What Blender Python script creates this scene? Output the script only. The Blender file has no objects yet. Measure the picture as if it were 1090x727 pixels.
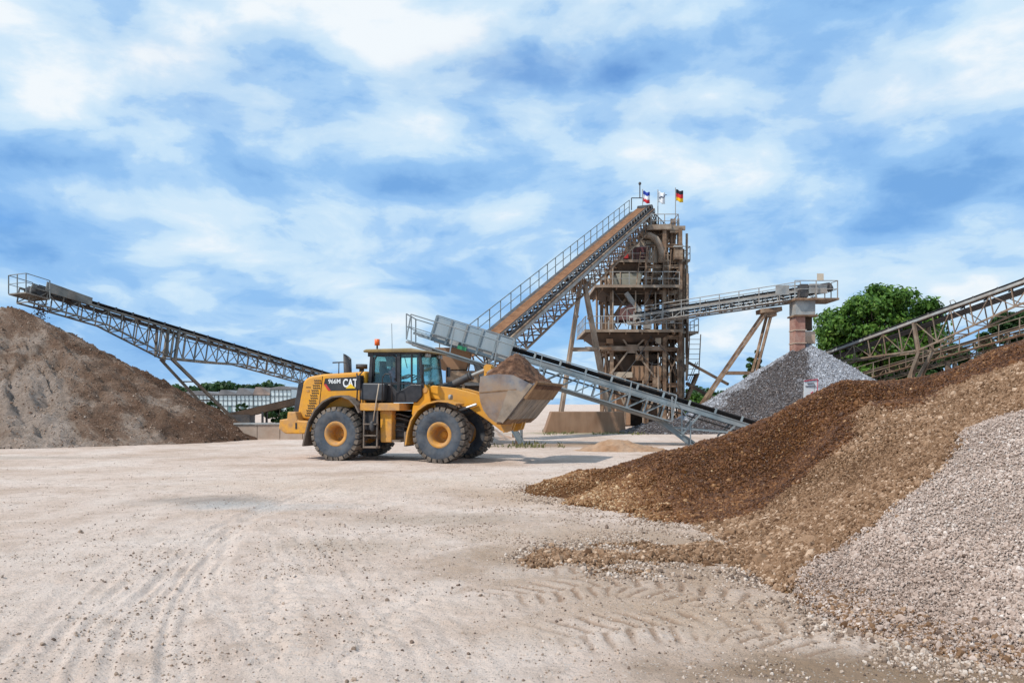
import bpy, bmesh, math, random
import numpy as np
from mathutils import Vector, Matrix, Quaternion

random.seed(7)
RNG = np.random.default_rng(11)
S = bpy.context.scene
COL = S.collection
rad = math.radians

# ------------------------------------------------------------------ camera
CAM_H = 1.8
F_PX = 848.0            # focal length for a 1090 px wide picture
HOR = 430.0             # height of the horizon in that picture
cam_d = bpy.data.cameras.new('camera')
cam_d.sensor_width = 36.0
cam_d.lens = F_PX / 1090.0 * 36.0
cam_d.shift_y = (HOR - 363.5) / 1090.0
cam_d.clip_start = 0.1
cam_d.clip_end = 9000
cam = bpy.data.objects.new('camera', cam_d)
cam.location = (0, 0, CAM_H)
cam.rotation_euler = (rad(90), 0, 0)
COL.objects.link(cam)
S.camera = cam

# ------------------------------------------------------------------ sky and sun
SUN_DIR = Vector((0.82, 0.50, -1.10)).normalized()      # the way the light travels
SUN_EL = math.asin(-SUN_DIR.z)
SUN_AZ = math.atan2(-SUN_DIR.x, -SUN_DIR.y)
sun_d = bpy.data.lights.new('sun', 'SUN')
sun_d.energy = 3.4
sun_d.angle = rad(1.2)
sun_d.color = (1.0, 0.95, 0.87)
sun = bpy.data.objects.new('sun', sun_d)
sun.rotation_euler = SUN_DIR.to_track_quat('-Z', 'Y').to_euler()
sun.location = (-40, -20, 60)
COL.objects.link(sun)

W = bpy.data.worlds.new('World')
S.world = W
W.use_nodes = True
nt = W.node_tree
nt.nodes.clear()


def N(tree, kind, **kw):
    n = tree.nodes.new(kind)
    for k, v in kw.items():
        if k in n.inputs:
            n.inputs[k].default_value = v
        else:
            setattr(n, k, v)
    return n


def LK(tree, a, b):
    tree.links.new(a, b)


def ramp(tree, src, stops, interp='LINEAR'):
    r = tree.nodes.new('ShaderNodeValToRGB')
    r.color_ramp.interpolation = interp
    e = r.color_ramp.elements
    while len(e) > 1:
        e.remove(e[-1])
    for i, (p, c) in enumerate(stops):
        if i == 0:
            e[0].position = p
            el = e[0]
        else:
            el = e.new(p)
        el.color = (*c, 1) if len(c) == 3 else c
    tree.links.new(src, r.inputs[0])
    return r


def math_n(tree, op, a, b=None, clamp=False):
    m = tree.nodes.new('ShaderNodeMath')
    m.operation = op
    m.use_clamp = clamp
    for i, x in enumerate((a, b)):
        if x is None:
            continue
        if isinstance(x, (int, float)):
            m.inputs[i].default_value = x
        else:
            tree.links.new(x, m.inputs[i])
    return m.outputs[0]


def vmath(tree, op, a, b=None):
    m = tree.nodes.new('ShaderNodeVectorMath')
    m.operation = op
    for i, x in enumerate((a, b)):
        if x is None:
            continue
        if isinstance(x, (tuple, list)):
            m.inputs[i].default_value = x
        else:
            tree.links.new(x, m.inputs[i])
    return m


def mixc(tree, f, a, b, mode='MIX'):
    m = tree.nodes.new('ShaderNodeMix')
    m.data_type = 'RGBA'
    m.blend_type = mode
    for sock, x in ((m.inputs[0], f), (m.inputs[6], a), (m.inputs[7], b)):
        if isinstance(x, (int, float)):
            sock.default_value = x
        elif isinstance(x, (tuple, list)):
            sock.default_value = (*x, 1) if len(x) == 3 else x
        else:
            tree.links.new(x, sock)
    return m.outputs[2]


def build_sky():
    out = N(nt, 'ShaderNodeOutputWorld')
    bg = N(nt, 'ShaderNodeBackground')
    bg.inputs['Strength'].default_value = 0.1
    sky = N(nt, 'ShaderNodeTexSky')
    sky.sky_type = 'NISHITA'
    sky.sun_disc = False
    sky.sun_elevation = SUN_EL
    sky.sun_rotation = SUN_AZ
    sky.air_density = 1.0
    sky.dust_density = 0.4
    sky.ozone_density = 2.5
    tc = N(nt, 'ShaderNodeTexCoord')
    sep = N(nt, 'ShaderNodeSeparateXYZ')
    LK(nt, tc.outputs['Generated'], sep.inputs[0])
    # a flat cloud deck: directions meet it at (x, y) / height
    z = math_n(nt, 'MAXIMUM', sep.outputs[2], 0.0)
    zz = math_n(nt, 'ADD', z, 0.16)
    px = math_n(nt, 'DIVIDE', sep.outputs[0], zz)
    py = math_n(nt, 'DIVIDE', sep.outputs[1], zz)
    com = N(nt, 'ShaderNodeCombineXYZ')
    LK(nt, px, com.inputs[0])
    LK(nt, py, com.inputs[1])
    mp = N(nt, 'ShaderNodeMapping')
    mp.inputs['Location'].default_value = SKY_OFF
    LK(nt, com.outputs[0], mp.inputs[0])
    wn = N(nt, 'ShaderNodeTexNoise', Scale=1.3, Detail=3.0)
    LK(nt, mp.outputs[0], wn.inputs['Vector'])
    off = vmath(nt, 'SUBTRACT', wn.outputs['Color'], (0.5, 0.5, 0.5))
    sc = vmath(nt, 'MULTIPLY', off.outputs[0], (0.7, 0.7, 0.7))
    pos = vmath(nt, 'ADD', mp.outputs[0], sc.outputs[0])
    big = N(nt, 'ShaderNodeTexNoise', Scale=0.75, Detail=7.0, Roughness=0.52)
    LK(nt, pos.outputs[0], big.inputs['Vector'])
    bil = vmath(nt, 'MULTIPLY', tc.outputs['Generated'], (1.0, 1.0, 2.1))
    bil2 = vmath(nt, 'ADD', bil.outputs[0], vmath(nt, 'MULTIPLY', off.outputs[0], (0.16, 0.16, 0.16)).outputs[0])
    fine = N(nt, 'ShaderNodeTexNoise', Scale=4.2, Detail=9.0, Roughness=0.52)
    LK(nt, bil2.outputs[0], fine.inputs['Vector'])
    shade = N(nt, 'ShaderNodeTexNoise', Scale=0.55, Detail=5.0, Roughness=0.5)
    sh2 = vmath(nt, 'ADD', pos.outputs[0], (7.3, 2.1, 4.0))
    LK(nt, sh2.outputs[0], shade.inputs['Vector'])
    puff = N(nt, 'ShaderNodeTexNoise', Scale=8.5, Detail=10.0, Roughness=0.6)
    LK(nt, bil2.outputs[0], puff.inputs['Vector'])
    f = math_n(nt, 'ADD', math_n(nt, 'MULTIPLY', big.outputs[0], 0.42), math_n(nt, 'MULTIPLY', fine.outputs[0], 0.58))
    cover = ramp(nt, f, [(0.30, (0.4, 0.4, 0.4)), (0.42, (0.9, 0.9, 0.9)), (0.52, (1, 1, 1))], 'EASE')
    g = math_n(nt, 'ADD', math_n(nt, 'ADD', math_n(nt, 'MULTIPLY', shade.outputs[0], 0.22), math_n(nt, 'MULTIPLY', f, 0.46)), math_n(nt, 'MULTIPLY', puff.outputs[0], 0.32))
    # the cloud masses in view: bright banks and blue-grey gaps, (u, v) of their middle, half sizes in the picture, weight
    for u, v, su, sv, wgt in [(380, 40, 190, 90, .09), (60, 60, 160, 70, .05), (330, 60, 60, 45, -.09), (600, 30, 90, 60, .03), (790, 125, 150, 60, .06), (640, 60, 90, 55, -.05),
                              (420, 190, 150, 22, -.10), (60, 172, 140, 20, -.09), (1010, 175, 130, 40, -.11), (930, 0, 110, 30, -.12), (980, 95, 120, 40, .05),
                              (250, 275, 220, 30, .06), (480, 250, 160, 25, .04), (900, 245, 200, 28, -.05), (120, 380, 260, 30, -.07), (800, 290, 160, 25, .03), (1000, 260, 120, 22, .04), (30, 270, 60, 20, -.06)]:
        c = Vector(((u - 545) / F_PX, 1.0, (HOR - v) / F_PX))
        k = c.length
        c.normalize()
        dd = vmath(nt, 'SUBTRACT', tc.outputs['Generated'], tuple(c))
        ds = vmath(nt, 'MULTIPLY', dd.outputs[0], (F_PX * k / su, F_PX * k / su, F_PX * k / sv))
        l2 = vmath(nt, 'DOT_PRODUCT', ds.outputs[0], ds.outputs[0]).outputs[1]
        e = math_n(nt, 'EXPONENT', math_n(nt, 'MULTIPLY', l2, -1.0))
        g = math_n(nt, 'ADD', g, math_n(nt, 'MULTIPLY', math_n(nt, 'MULTIPLY', e, wgt), math_n(nt, 'ADD', math_n(nt, 'MULTIPLY', fine.outputs[0], 1.6), 0.2)))
    cloud = ramp(nt, g, [(0.36, (1.6, 3.5, 6.6)), (0.44, (2.6, 4.7, 7.6)), (0.485, (3.6, 5.6, 8.0)), (0.52, (4.9, 6.6, 8.2)), (0.55, (5.5, 7.0, 8.3)), (0.63, (7.6, 8.1, 8.5))], 'EASE')
    blue = mixc(nt, 1.0, sky.outputs[0], (0.62, 1.0, 1.42), 'MULTIPLY')
    col = mixc(nt, cover.outputs[0], blue, cloud.outputs[0])
    LK(nt, col, bg.inputs[0])
    LK(nt, bg.outputs[0], out.inputs[0])


SKY_OFF = (3.2, 1.4, 0.0)
build_sky()

S.view_settings.view_transform = 'Standard'
S.view_settings.look = 'None'
S.view_settings.exposure = 0.22
S.view_settings.gamma = 1.0
S.view_settings.use_curve_mapping = False
S.render.engine = 'CYCLES'
S.cycles.use_denoising = True
S.cycles.max_bounces = 6
S.cycles.transparent_max_bounces = 12


# ------------------------------------------------------------------ helpers
def P(u, v, D):
    """point at depth D whose picture position is (u, v) in the 1090x727 photograph"""
    return Vector(((u - 545.0) / F_PX * D, D, CAM_H + (HOR - v) / F_PX * D))


def G(u, v):
    D = CAM_H * F_PX / (v - HOR)
    return Vector(((u - 545.0) / F_PX * D, D, 0))


def tag(o, label=None, cat=None, group=None, kind=None):
    if label:
        o['label'] = label
    if cat:
        o['category'] = cat
    if group:
        o['group'] = group
    if kind:
        o['kind'] = kind
    return o


class Thing:
    def __init__(self, name, label, cat, loc=(0, 0, 0), group=None, local=False):
        self.root = bpy.data.objects.new(name, None)
        self.root.empty_display_size = 0.3
        COL.objects.link(self.root)
        tag(self.root, label, cat, group)
        self.o = Vector((0, 0, 0)) if local else Vector(loc)
        self.root.location = loc


_mats = {}


def _base(name):
    m = bpy.data.materials.new(name)
    m.use_nodes = True
    t = m.node_tree
    b = t.nodes['Principled BSDF']
    return m, t, b


def mat(name, cols, scale=3.0, rough=0.6, metal=0.0, bump=0.0, bscale=30.0, detail=6.0, spec=0.4, contrast=1.0, streak=False, dust=None, dust_amt=0.5):
    """noise between 2-3 colours in world space, with optional fine bump, vertical streaks and dust"""
    if name in _mats:
        return _mats[name]
    m, t, b = _base(name)
    geo = N(t, 'ShaderNodeNewGeometry')
    mp = N(t, 'ShaderNodeMapping')
    if streak:
        mp.inputs['Scale'].default_value = (1, 1, 0.12)
    LK(t, geo.outputs['Position'], mp.inputs[0])
    n1 = N(t, 'ShaderNodeTexNoise', Scale=scale, Detail=detail, Roughness=0.6)
    LK(t, mp.outputs[0], n1.inputs['Vector'])
    k = 0.16 / contrast
    if len(cols) == 2:
        stops = [(0.5 - k, cols[0]), (0.5 + k, cols[1])]
    else:
        stops = [(0.5 - k, cols[0]), (0.5, cols[1]), (0.5 + k, cols[2])]
    r = ramp(t, n1.outputs[0], stops)
    c = r.outputs[0]
    if dust:
        n2 = N(t, 'ShaderNodeTexNoise', Scale=scale * 0.45, Detail=7.0, Roughness=0.65)
        LK(t, geo.outputs['Position'], n2.inputs['Vector'])
        dr = ramp(t, n2.outputs[0], [(0.40, (0, 0, 0)), (0.68, (dust_amt,) * 3)])
        c = mixc(t, dr.outputs[0], c, dust)
    LK(t, c, b.inputs['Base Color'])
    b.inputs['Roughness'].default_value = rough
    b.inputs['Metallic'].default_value = metal
    b.inputs['Specular IOR Level'].default_value = spec
    if bump:
        n3 = N(t, 'ShaderNodeTexNoise', Scale=bscale, Detail=6.0, Roughness=0.6)
        LK(t, geo.outputs['Position'], n3.inputs['Vector'])
        bp = N(t, 'ShaderNodeBump')
        bp.inputs['Strength'].default_value = bump
        bp.inputs['Distance'].default_value = 0.05
        LK(t, n3.outputs[0], bp.inputs['Height'])
        LK(t, bp.outputs[0], b.inputs['Normal'])
    _mats[name] = m
    return m


DUST = (0.42, 0.33, 0.26)
M_yellow = mat('yellow_paint', [(0.60, 0.255, 0.012), (0.72, 0.335, 0.02)], 2.5, 0.5, dust=(0.40, 0.235, 0.11), dust_amt=0.65, bump=.05, bscale=9)
M_yellow_dirty = mat('dirty_yellow_paint', [(0.58, 0.245, 0.018), (0.68, 0.31, 0.025), (0.42, 0.21, 0.06)], 3.2, 0.6, dust=(0.36, 0.22, 0.13), dust_amt=0.7, bump=0.15)
M_black = mat('black_panel', [(0.012, 0.013, 0.017), (0.03, 0.03, 0.036)], 4, 0.45, dust=(0.12, 0.10, 0.09), dust_amt=0.25)
M_rubber = mat('tyre_rubber', [(0.03, 0.04, 0.055), (0.065, 0.082, 0.105)], 5, 0.8, dust=(0.20, 0.18, 0.165), dust_amt=0.4, bump=0.2, bscale=40)
M_lug = mat('tyre_lug', [(0.035, 0.034, 0.034), (0.11, 0.092, 0.078)], 9, 0.95, dust=(0.30, 0.235, 0.18), dust_amt=0.75)
M_fender = mat('muddy_fender', [(0.06, 0.055, 0.05), (0.16, 0.125, 0.10)], 3, 0.85, dust=(0.28, 0.21, 0.16), dust_amt=0.6)
M_rim = mat('rim_paint', [(0.50, 0.22, 0.03), (0.58, 0.27, 0.05), (0.34, 0.18, 0.08)], 6, 0.65, dust=(0.34, 0.22, 0.13), dust_amt=0.75)
M_bucket = mat('worn_bucket_steel', [(0.17, 0.18, 0.21), (0.34, 0.33, 0.33), (0.36, 0.27, 0.19)], 2.2, 0.5, 0.35, bump=0.12, bscale=18, dust=(0.40, 0.24, 0.12), dust_amt=0.8)
M_bucket_side = mat('polished_bucket_side', [(0.06, 0.07, 0.095), (0.17, 0.178, 0.205), (0.28, 0.26, 0.245)], 1.9, 0.4, 0.3, bump=0.1, bscale=14, dust=(0.36, 0.22, 0.12), dust_amt=0.8)
M_bucket_floor = mat('dusty_bucket_floor', [(0.16, 0.13, 0.105), (0.30, 0.25, 0.205)], 3.0, 0.75, 0.05, bump=0.15, bscale=20, dust=(0.38, 0.27, 0.18), dust_amt=0.6)
M_lip = mat('rusty_bucket_lip', [(0.15, 0.075, 0.032), (0.27, 0.155, 0.075)], 4.0, 0.8, 0.0, bump=0.2)
M_dirt = mat('bucket_soil', [(0.05, 0.022, 0.012), (0.125, 0.058, 0.030), (0.22, 0.115, 0.066)], 5, 0.95, bump=0.9, bscale=22)
M_chrome = mat('piston_rod', [(0.4, 0.4, 0.4), (0.5, 0.5, 0.5)], 3, 0.3, 0.6)
M_white = mat('white_paint', [(0.72, 0.72, 0.72), (0.8, 0.8, 0.8)], 3, 0.6)
M_red = mat('red_paint', [(0.45, 0.03, 0.03), (0.5, 0.04, 0.04)], 3, 0.5)
M_orange = mat('orange_beacon', [(0.8, 0.12, 0.02), (0.85, 0.16, 0.03)], 3, 0.3)
M_triangle = mat('logo_yellow', [(0.8, 0.5, 0.02), (0.82, 0.52, 0.02)], 3, 0.5)
M_dark = mat('dark_steel', [(0.025, 0.026, 0.03), (0.06, 0.06, 0.065)], 4, 0.6, dust=(0.2, 0.16, 0.13), dust_amt=0.4)
M_belt = mat('conveyor_belt_rubber', [(0.018, 0.019, 0.022), (0.04, 0.04, 0.045)], 3, 0.75, dust=(0.10, 0.085, 0.075), dust_amt=0.3)
M_brownsteel = mat('dusty_brown_steel', [(0.10, 0.066, 0.044), (0.24, 0.16, 0.105), (0.42, 0.30, 0.205)], 1.6, 0.8, 0.0, dust=(0.20, 0.09, 0.042), dust_amt=0.6, contrast=1.1)
M_tansteel = mat('pale_tan_steel', [(0.23, 0.175, 0.125), (0.43, 0.34, 0.26)], 1.6, 0.8, dust=(0.20, 0.10, 0.055), dust_amt=0.55)
M_darkbrown = mat('dark_brown_plate', [(0.03, 0.022, 0.017), (0.085, 0.055, 0.036)], 1.2, 0.85, dust=(0.18, 0.11, 0.07), dust_amt=0.4)
M_rustplate = mat('rust_plate', [(0.26, 0.13, 0.065), (0.40, 0.23, 0.13)], 1.1, 0.85, streak=True, dust=(0.40, 0.30, 0.22), dust_amt=0.4)
M_maroon = mat('maroon_machine', [(0.085, 0.022, 0.028), (0.16, 0.04, 0.045)], 1.2, 0.7, dust=(0.24, 0.17, 0.13), dust_amt=0.5)
M_beige = mat('beige_sheet', [(0.44, 0.36, 0.27), (0.58, 0.48, 0.37)], 0.9, 0.8, dust=(0.30, 0.19, 0.12), dust_amt=0.5)
M_tub = mat('grey_green_tub', [(0.24, 0.235, 0.185), (0.36, 0.34, 0.27)], 1.2, 0.75, dust=(0.3, 0.22, 0.16), dust_amt=0.5)
M_bluegrey = mat('blue_grey_steel', [(0.14, 0.185, 0.21), (0.26, 0.315, 0.34)], 1.4, 0.55, 0.15, dust=(0.36, 0.31, 0.27), dust_amt=0.5)
M_bluepanel = mat('pale_blue_panel', [(0.22, 0.29, 0.335), (0.33, 0.40, 0.44)], 1.0, 0.6, 0.1, dust=(0.40, 0.36, 0.32), dust_amt=0.4, streak=True)
M_galv = mat('galvanised_steel', [(0.24, 0.25, 0.25), (0.42, 0.42, 0.40)], 2.0, 0.6, 0.1, dust=(0.34, 0.24, 0.17), dust_amt=0.6)
M_railgreen = mat('weathered_rail', [(0.10, 0.135, 0.15), (0.24, 0.28, 0.29)], 2.0, 0.6, 0.1, dust=(0.3, 0.24, 0.18), dust_amt=0.4)
M_greytruss = mat('grey_lattice_steel', [(0.10, 0.105, 0.10), (0.27, 0.255, 0.225)], 1.6, 0.65, 0.1, dust=(0.24, 0.15, 0.09), dust_amt=0.6)
M_tantruss = mat('sandy_lattice_steel', [(0.13, 0.10, 0.075), (0.31, 0.245, 0.185)], 1.6, 0.7, 0.05, dust=(0.24, 0.125, 0.065), dust_amt=0.6)
M_beltsand = mat('sand_on_belt', [(0.15, 0.066, 0.029), (0.26, 0.125, 0.058)], 2.5, 0.95, bump=0.3)
M_concrete = mat('stained_concrete', [(0.18, 0.10, 0.058), (0.30, 0.175, 0.105)], 1.4, 0.9, bump=0.2, streak=True, dust=(0.32, 0.22, 0.15), dust_amt=0.4)
M_concrete2 = mat('sandy_concrete', [(0.36, 0.25, 0.18), (0.48, 0.36, 0.28)], 1.4, 0.9, bump=0.2, dust=(0.50, 0.43, 0.36), dust_amt=0.5)
M_redconc = mat('reddish_chute', [(0.27, 0.12, 0.09), (0.40, 0.22, 0.17)], 2.2, 0.85, dust=(0.46, 0.38, 0.32), dust_amt=0.5)
M_bark = mat('tree_bark', [(0.05, 0.038, 0.028), (0.11, 0.085, 0.06)], 4, 0.9, bump=0.5)
M_seat = mat('seat_cloth', [(0.03, 0.03, 0.035), (0.05, 0.05, 0.055)], 6, 0.9)
M_shirt = mat('pink_shirt', [(0.55, 0.16, 0.2), (0.62, 0.2, 0.24)], 6, 0.9)
M_skin = mat('skin', [(0.50, 0.28, 0.2), (0.56, 0.33, 0.24)], 6, 0.6)
M_trouser = mat('trousers', [(0.04, 0.05, 0.08), (0.06, 0.07, 0.1)], 6, 0.9)
M_hair = mat('hair', [(0.04, 0.025, 0.015), (0.07, 0.045, 0.03)], 20, 0.8)


def glass_mat(name, tint, refl=0.12):
    m, t, b = _base(name)
    t.nodes.remove(b)
    o = t.nodes['Material Output']
    tr = N(t, 'ShaderNodeBsdfTransparent')
    tr.inputs[0].default_value = (*tint, 1)
    gl = N(t, 'ShaderNodeBsdfGlossy')
    gl.inputs['Roughness'].default_value = 0.03
    gl.inputs['Color'].default_value = (0.9, 0.97, 1.0, 1)
    fr = N(t, 'ShaderNodeLayerWeight', Blend=0.2)
    f = math_n(t, 'ADD', math_n(t, 'MULTIPLY', fr.outputs['Fresnel'], 0.8), refl, True)
    mx = N(t, 'ShaderNodeMixShader')
    LK(t, f, mx.inputs[0])
    LK(t, tr.outputs[0], mx.inputs[1])
    LK(t, gl.outputs[0], mx.inputs[2])
    LK(t, mx.outputs[0], o.inputs[0])
    return m


M_glass = glass_mat('cab_glass', (0.84, 1.0, 0.97), 0.04)

_unit = {}


def unit_mesh(shape, m):
    key = (shape, m.name)
    if key in _unit:
        return _unit[key]
    bm = bmesh.new()
    if shape == 'box':
        bmesh.ops.create_cube(bm, size=1.0)
    elif shape == 'angle':      # an L profile along z
        pts = [(-.5, -.5), (.5, -.5), (.5, -.28), (-.28, -.28), (-.28, .5), (-.5, .5)]
        lo = [bm.verts.new((x, y, -.5)) for x, y in pts]
        hi = [bm.verts.new((x, y, .5)) for x, y in pts]
        for i in range(6):
            j = (i + 1) % 6
            bm.faces.new((lo[i], lo[j], hi[j], hi[i]))
        bm.faces.new(lo[::-1])
        bm.faces.new(hi)
    elif shape == 'ibeam':
        pts = [(-.5, -.5), (.5, -.5), (.5, -.38), (.1, -.38), (.1, .38), (.5, .38), (.5, .5), (-.5, .5), (-.5, .38), (-.1, .38), (-.1, -.38), (-.5, -.38)]
        lo = [bm.verts.new((x, y, -.5)) for x, y in pts]
        hi = [bm.verts.new((x, y, .5)) for x, y in pts]
        n = len(pts)
        for i in range(n):
            j = (i + 1) % n
            bm.faces.new((lo[i], lo[j], hi[j], hi[i]))
        bm.faces.new(lo[::-1])
        bm.faces.new(hi)
    elif shape == 'rod':
        bmesh.ops.create_cone(bm, cap_ends=True, segments=8, radius1=.5, radius2=.5, depth=1.0)
    elif shape == 'drum':
        bmesh.ops.create_cone(bm, cap_ends=True, segments=20, radius1=.5, radius2=.5, depth=1.0)
    me = bpy.data.meshes.new(shape)
    bm.to_mesh(me)
    bm.free()
    if shape in ('rod', 'drum'):
        for p in me.polygons:
            p.use_smooth = len(p.vertices) == 4
    me.materials.append(m)
    _unit[key] = me
    return me


def par(o, T):
    if T is not None:
        o.parent = T.root if isinstance(T, Thing) else T
    return o


def off(T):
    return T.o if isinstance(T, Thing) else Vector((0, 0, 0))


def beam(name, T, p0, p1, w, h, m, shape='box', up=(0, 0, 1)):
    p0, p1 = Vector(p0), Vector(p1)
    d = p1 - p0
    L = d.length
    z = d.normalized()
    upv = Vector(up)
    if abs(z.dot(upv)) > 0.995:
        upv = Vector((0, 1, 0))
    x = upv.cross(z).normalized()
    y = z.cross(x)
    R = Matrix((x, y, z)).transposed().to_4x4()
    o = bpy.data.objects.new(name, unit_mesh(shape, m))
    o.matrix_basis = Matrix.Translation((p0 + p1) / 2 - off(T)) @ R @ Matrix.Diagonal((w, h, L, 1))
    COL.objects.link(o)
    return par(o, T)


def rod(name, T, p0, p1, r, m, shape='rod'):
    return beam(name, T, p0, p1, 2 * r, 2 * r, m, shape)


def box(name, T, lo, hi, m):
    lo, hi = Vector(lo), Vector(hi)
    o = bpy.data.objects.new(name, unit_mesh('box', m))
    s = hi - lo
    o.matrix_basis = Matrix.Translation((lo + hi) / 2 - off(T)) @ Matrix.Diagonal((abs(s.x), abs(s.y), abs(s.z), 1))
    COL.objects.link(o)
    return par(o, T)


def mesh(name, T, verts, faces, m, smooth=False, bevel=0.0, segs=2):
    ov = off(T)
    me = bpy.data.meshes.new(name)
    if isinstance(verts, np.ndarray):
        verts = (verts - np.array(ov)).tolist()
    else:
        verts = [tuple(Vector(v) - ov) for v in verts]
    me.from_pydata(verts, [], faces)
    ms = m if isinstance(m, (list, tuple)) else [m]
    for k in ms:
        me.materials.append(k)
    bm = bmesh.new()
    bm.from_mesh(me)
    bmesh.ops.recalc_face_normals(bm, faces=bm.faces)
    if bevel:
        es = [e for e in bm.edges if len(e.link_faces) == 2 and e.calc_face_angle(0) > 0.35]
        bmesh.ops.bevel(bm, geom=es, offset=bevel, segments=segs, profile=0.5, affect='EDGES')
    bm.to_mesh(me)
    bm.free()
    if smooth:
        me.polygons.foreach_set('use_smooth', [True] * len(me.polygons))
        if bevel:
            pass
    me.update()
    o = bpy.data.objects.new(name, me)
    COL.objects.link(o)
    return par(o, T)


def prism(name, T, pts, y0, y1, m, bevel=0.0, axis='y', smooth=False):
    """polygon pts (a, b) extruded; axis y: (x,z) outline; axis x: (y,z); axis z: (x,y)"""
    n = len(pts)
    if axis == 'y':
        v = [(a, y0, b) for a, b in pts] + [(a, y1, b) for a, b in pts]
    elif axis == 'x':
        v = [(y0, a, b) for a, b in pts] + [(y1, a, b) for a, b in pts]
    else:
        v = [(a, b, y0) for a, b in pts] + [(a, b, y1) for a, b in pts]
    f = [tuple(range(n)), tuple(range(2 * n - 1, n - 1, -1))]
    for i in range(n):
        j = (i + 1) % n
        f.append((i, j, n + j, n + i))
    return mesh(name, T, v, f, m, smooth, bevel)


def tube(name, T, pts, r, m, seg=8):
    """a round pipe through points"""
    pts = [Vector(p) for p in pts]
    vs, fs = [], []
    prev = None
    for i, p in enumerate(pts):
        if i == 0:
            d = pts[1] - p
        elif i == len(pts) - 1:
            d = p - pts[i - 1]
        else:
            d = (pts[i + 1] - p).normalized() + (p - pts[i - 1]).normalized()
        d.normalize()
        a = prev if prev is not None else (Vector((0, 0, 1)) if abs(d.z) < .9 else Vector((1, 0, 0)))
        x = a - d * a.dot(d)
        x.normalize()
        prev = x
        y = d.cross(x)
        for k in range(seg):
            t = 2 * math.pi * k / seg
            vs.append(p + (x * math.cos(t) + y * math.sin(t)) * r)
    for i in range(len(pts) - 1):
        for k in range(seg):
            k2 = (k + 1) % seg
            fs.append((i * seg + k, i * seg + k2, (i + 1) * seg + k2, (i + 1) * seg + k))
    fs.append(tuple(range(seg - 1, -1, -1)))
    fs.append(tuple(range((len(pts) - 1) * seg, len(pts) * seg)))
    return mesh(name, T, vs, fs, m, True)


def lathe_y(name, T, prof, c, m, seg=40, smooth=True):
    """profile of (radius, y) turned about the y axis through c"""
    vs, fs = [], []
    n = len(prof)
    for k in range(seg):
        t = 2 * math.pi * k / seg
        for r, y in prof:
            vs.append((c[0] + r * math.cos(t), c[1] + y, c[2] + r * math.sin(t)))
    for k in range(seg):
        k2 = (k + 1) % seg
        for i in range(n - 1):
            fs.append((k * n + i, k * n + i + 1, k2 * n + i + 1, k2 * n + i))
    return mesh(name, T, vs, fs, m, smooth)


def text(name, T, s, size, M4, m, thick=0.004, weight=0.0):
    cu = bpy.data.curves.new(name, 'FONT')
    cu.body = s
    cu.size = size
    cu.extrude = thick
    cu.offset = weight
    cu.align_x = 'CENTER'
    cu.align_y = 'CENTER'
    tmp = bpy.data.objects.new('lettering', cu)
    COL.objects.link(tmp)
    dg = bpy.context.evaluated_depsgraph_get()
    me = bpy.data.meshes.new_from_object(tmp.evaluated_get(dg))
    bpy.data.objects.remove(tmp)
    bpy.data.curves.remove(cu)
    me.materials.clear()
    me.materials.append(m)
    o = bpy.data.objects.new(name, me)
    o.matrix_basis = Matrix.Translation(-off(T)) @ M4
    COL.objects.link(o)
    return par(o, T)


# 2-D gradient noise for relief
_perm = np.random.default_rng(5).permutation(512)
_perm = np.concatenate([_perm, _perm])
_ga = np.random.default_rng(6).uniform(0, 2 * np.pi, 512)


def pn(x, y):
    xi = np.floor(x).astype(int)
    yi = np.floor(y).astype(int)
    xf = x - xi
    yf = y - yi
    u = xf * xf * xf * (xf * (xf * 6 - 15) + 10)
    v = yf * yf * yf * (yf * (yf * 6 - 15) + 10)

    def g(ix, iy, fx, fy):
        h = _perm[(_perm[ix & 511] + iy) & 511]
        a = _ga[h]
        return np.cos(a) * fx + np.sin(a) * fy
    a = g(xi, yi, xf, yf)
    b = g(xi + 1, yi, xf - 1, yf)
    c = g(xi, yi + 1, xf, yf - 1)
    d = g(xi + 1, yi + 1, xf - 1, yf - 1)
    return ((a * (1 - u) + b * u) * (1 - v) + (c * (1 - u) + d * u) * v) * 1.5


def fbm(x, y, o=4, lac=2.1, gain=0.5):
    s, a, f = 0, 1.0, 1.0
    for i in range(o):
        s = s + a * pn(x * f + 17.3 * i, y * f - 9.1 * i)
        a *= gain
        f *= lac
    return s


def smooth01(x):
    x = np.clip(x, 0, 1)
    return x * x * (3 - 2 * x)


def fast_mesh(name, verts, quads, m, smooth=True):
    me = bpy.data.meshes.new(name)
    nv, nf = len(verts), len(quads)
    me.vertices.add(nv)
    me.vertices.foreach_set('co', np.ascontiguousarray(verts, dtype=np.float32).ravel())
    k = quads.shape[1]
    me.loops.add(nf * k)
    me.loops.foreach_set('vertex_index', np.ascontiguousarray(quads, dtype=np.int32).ravel())
    me.polygons.add(nf)
    me.polygons.foreach_set('loop_start', np.arange(0, nf * k, k, dtype=np.int32))
    try:
        me.polygons.foreach_set('loop_total', np.full(nf, k, dtype=np.int32))
    except Exception:
        pass
    me.polygons.foreach_set('use_smooth', np.full(nf, smooth))
    for mm in (m if isinstance(m, (list, tuple)) else [m]):
        me.materials.append(mm)
    me.update(calc_edges=True)
    me.validate()
    return me


def grid_quads(nx, ny):
    i, j = np.meshgrid(np.arange(nx - 1), np.arange(ny - 1))
    a = (j * nx + i).ravel()
    return np.stack([a, a + 1, a + nx + 1, a + nx], 1)


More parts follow.
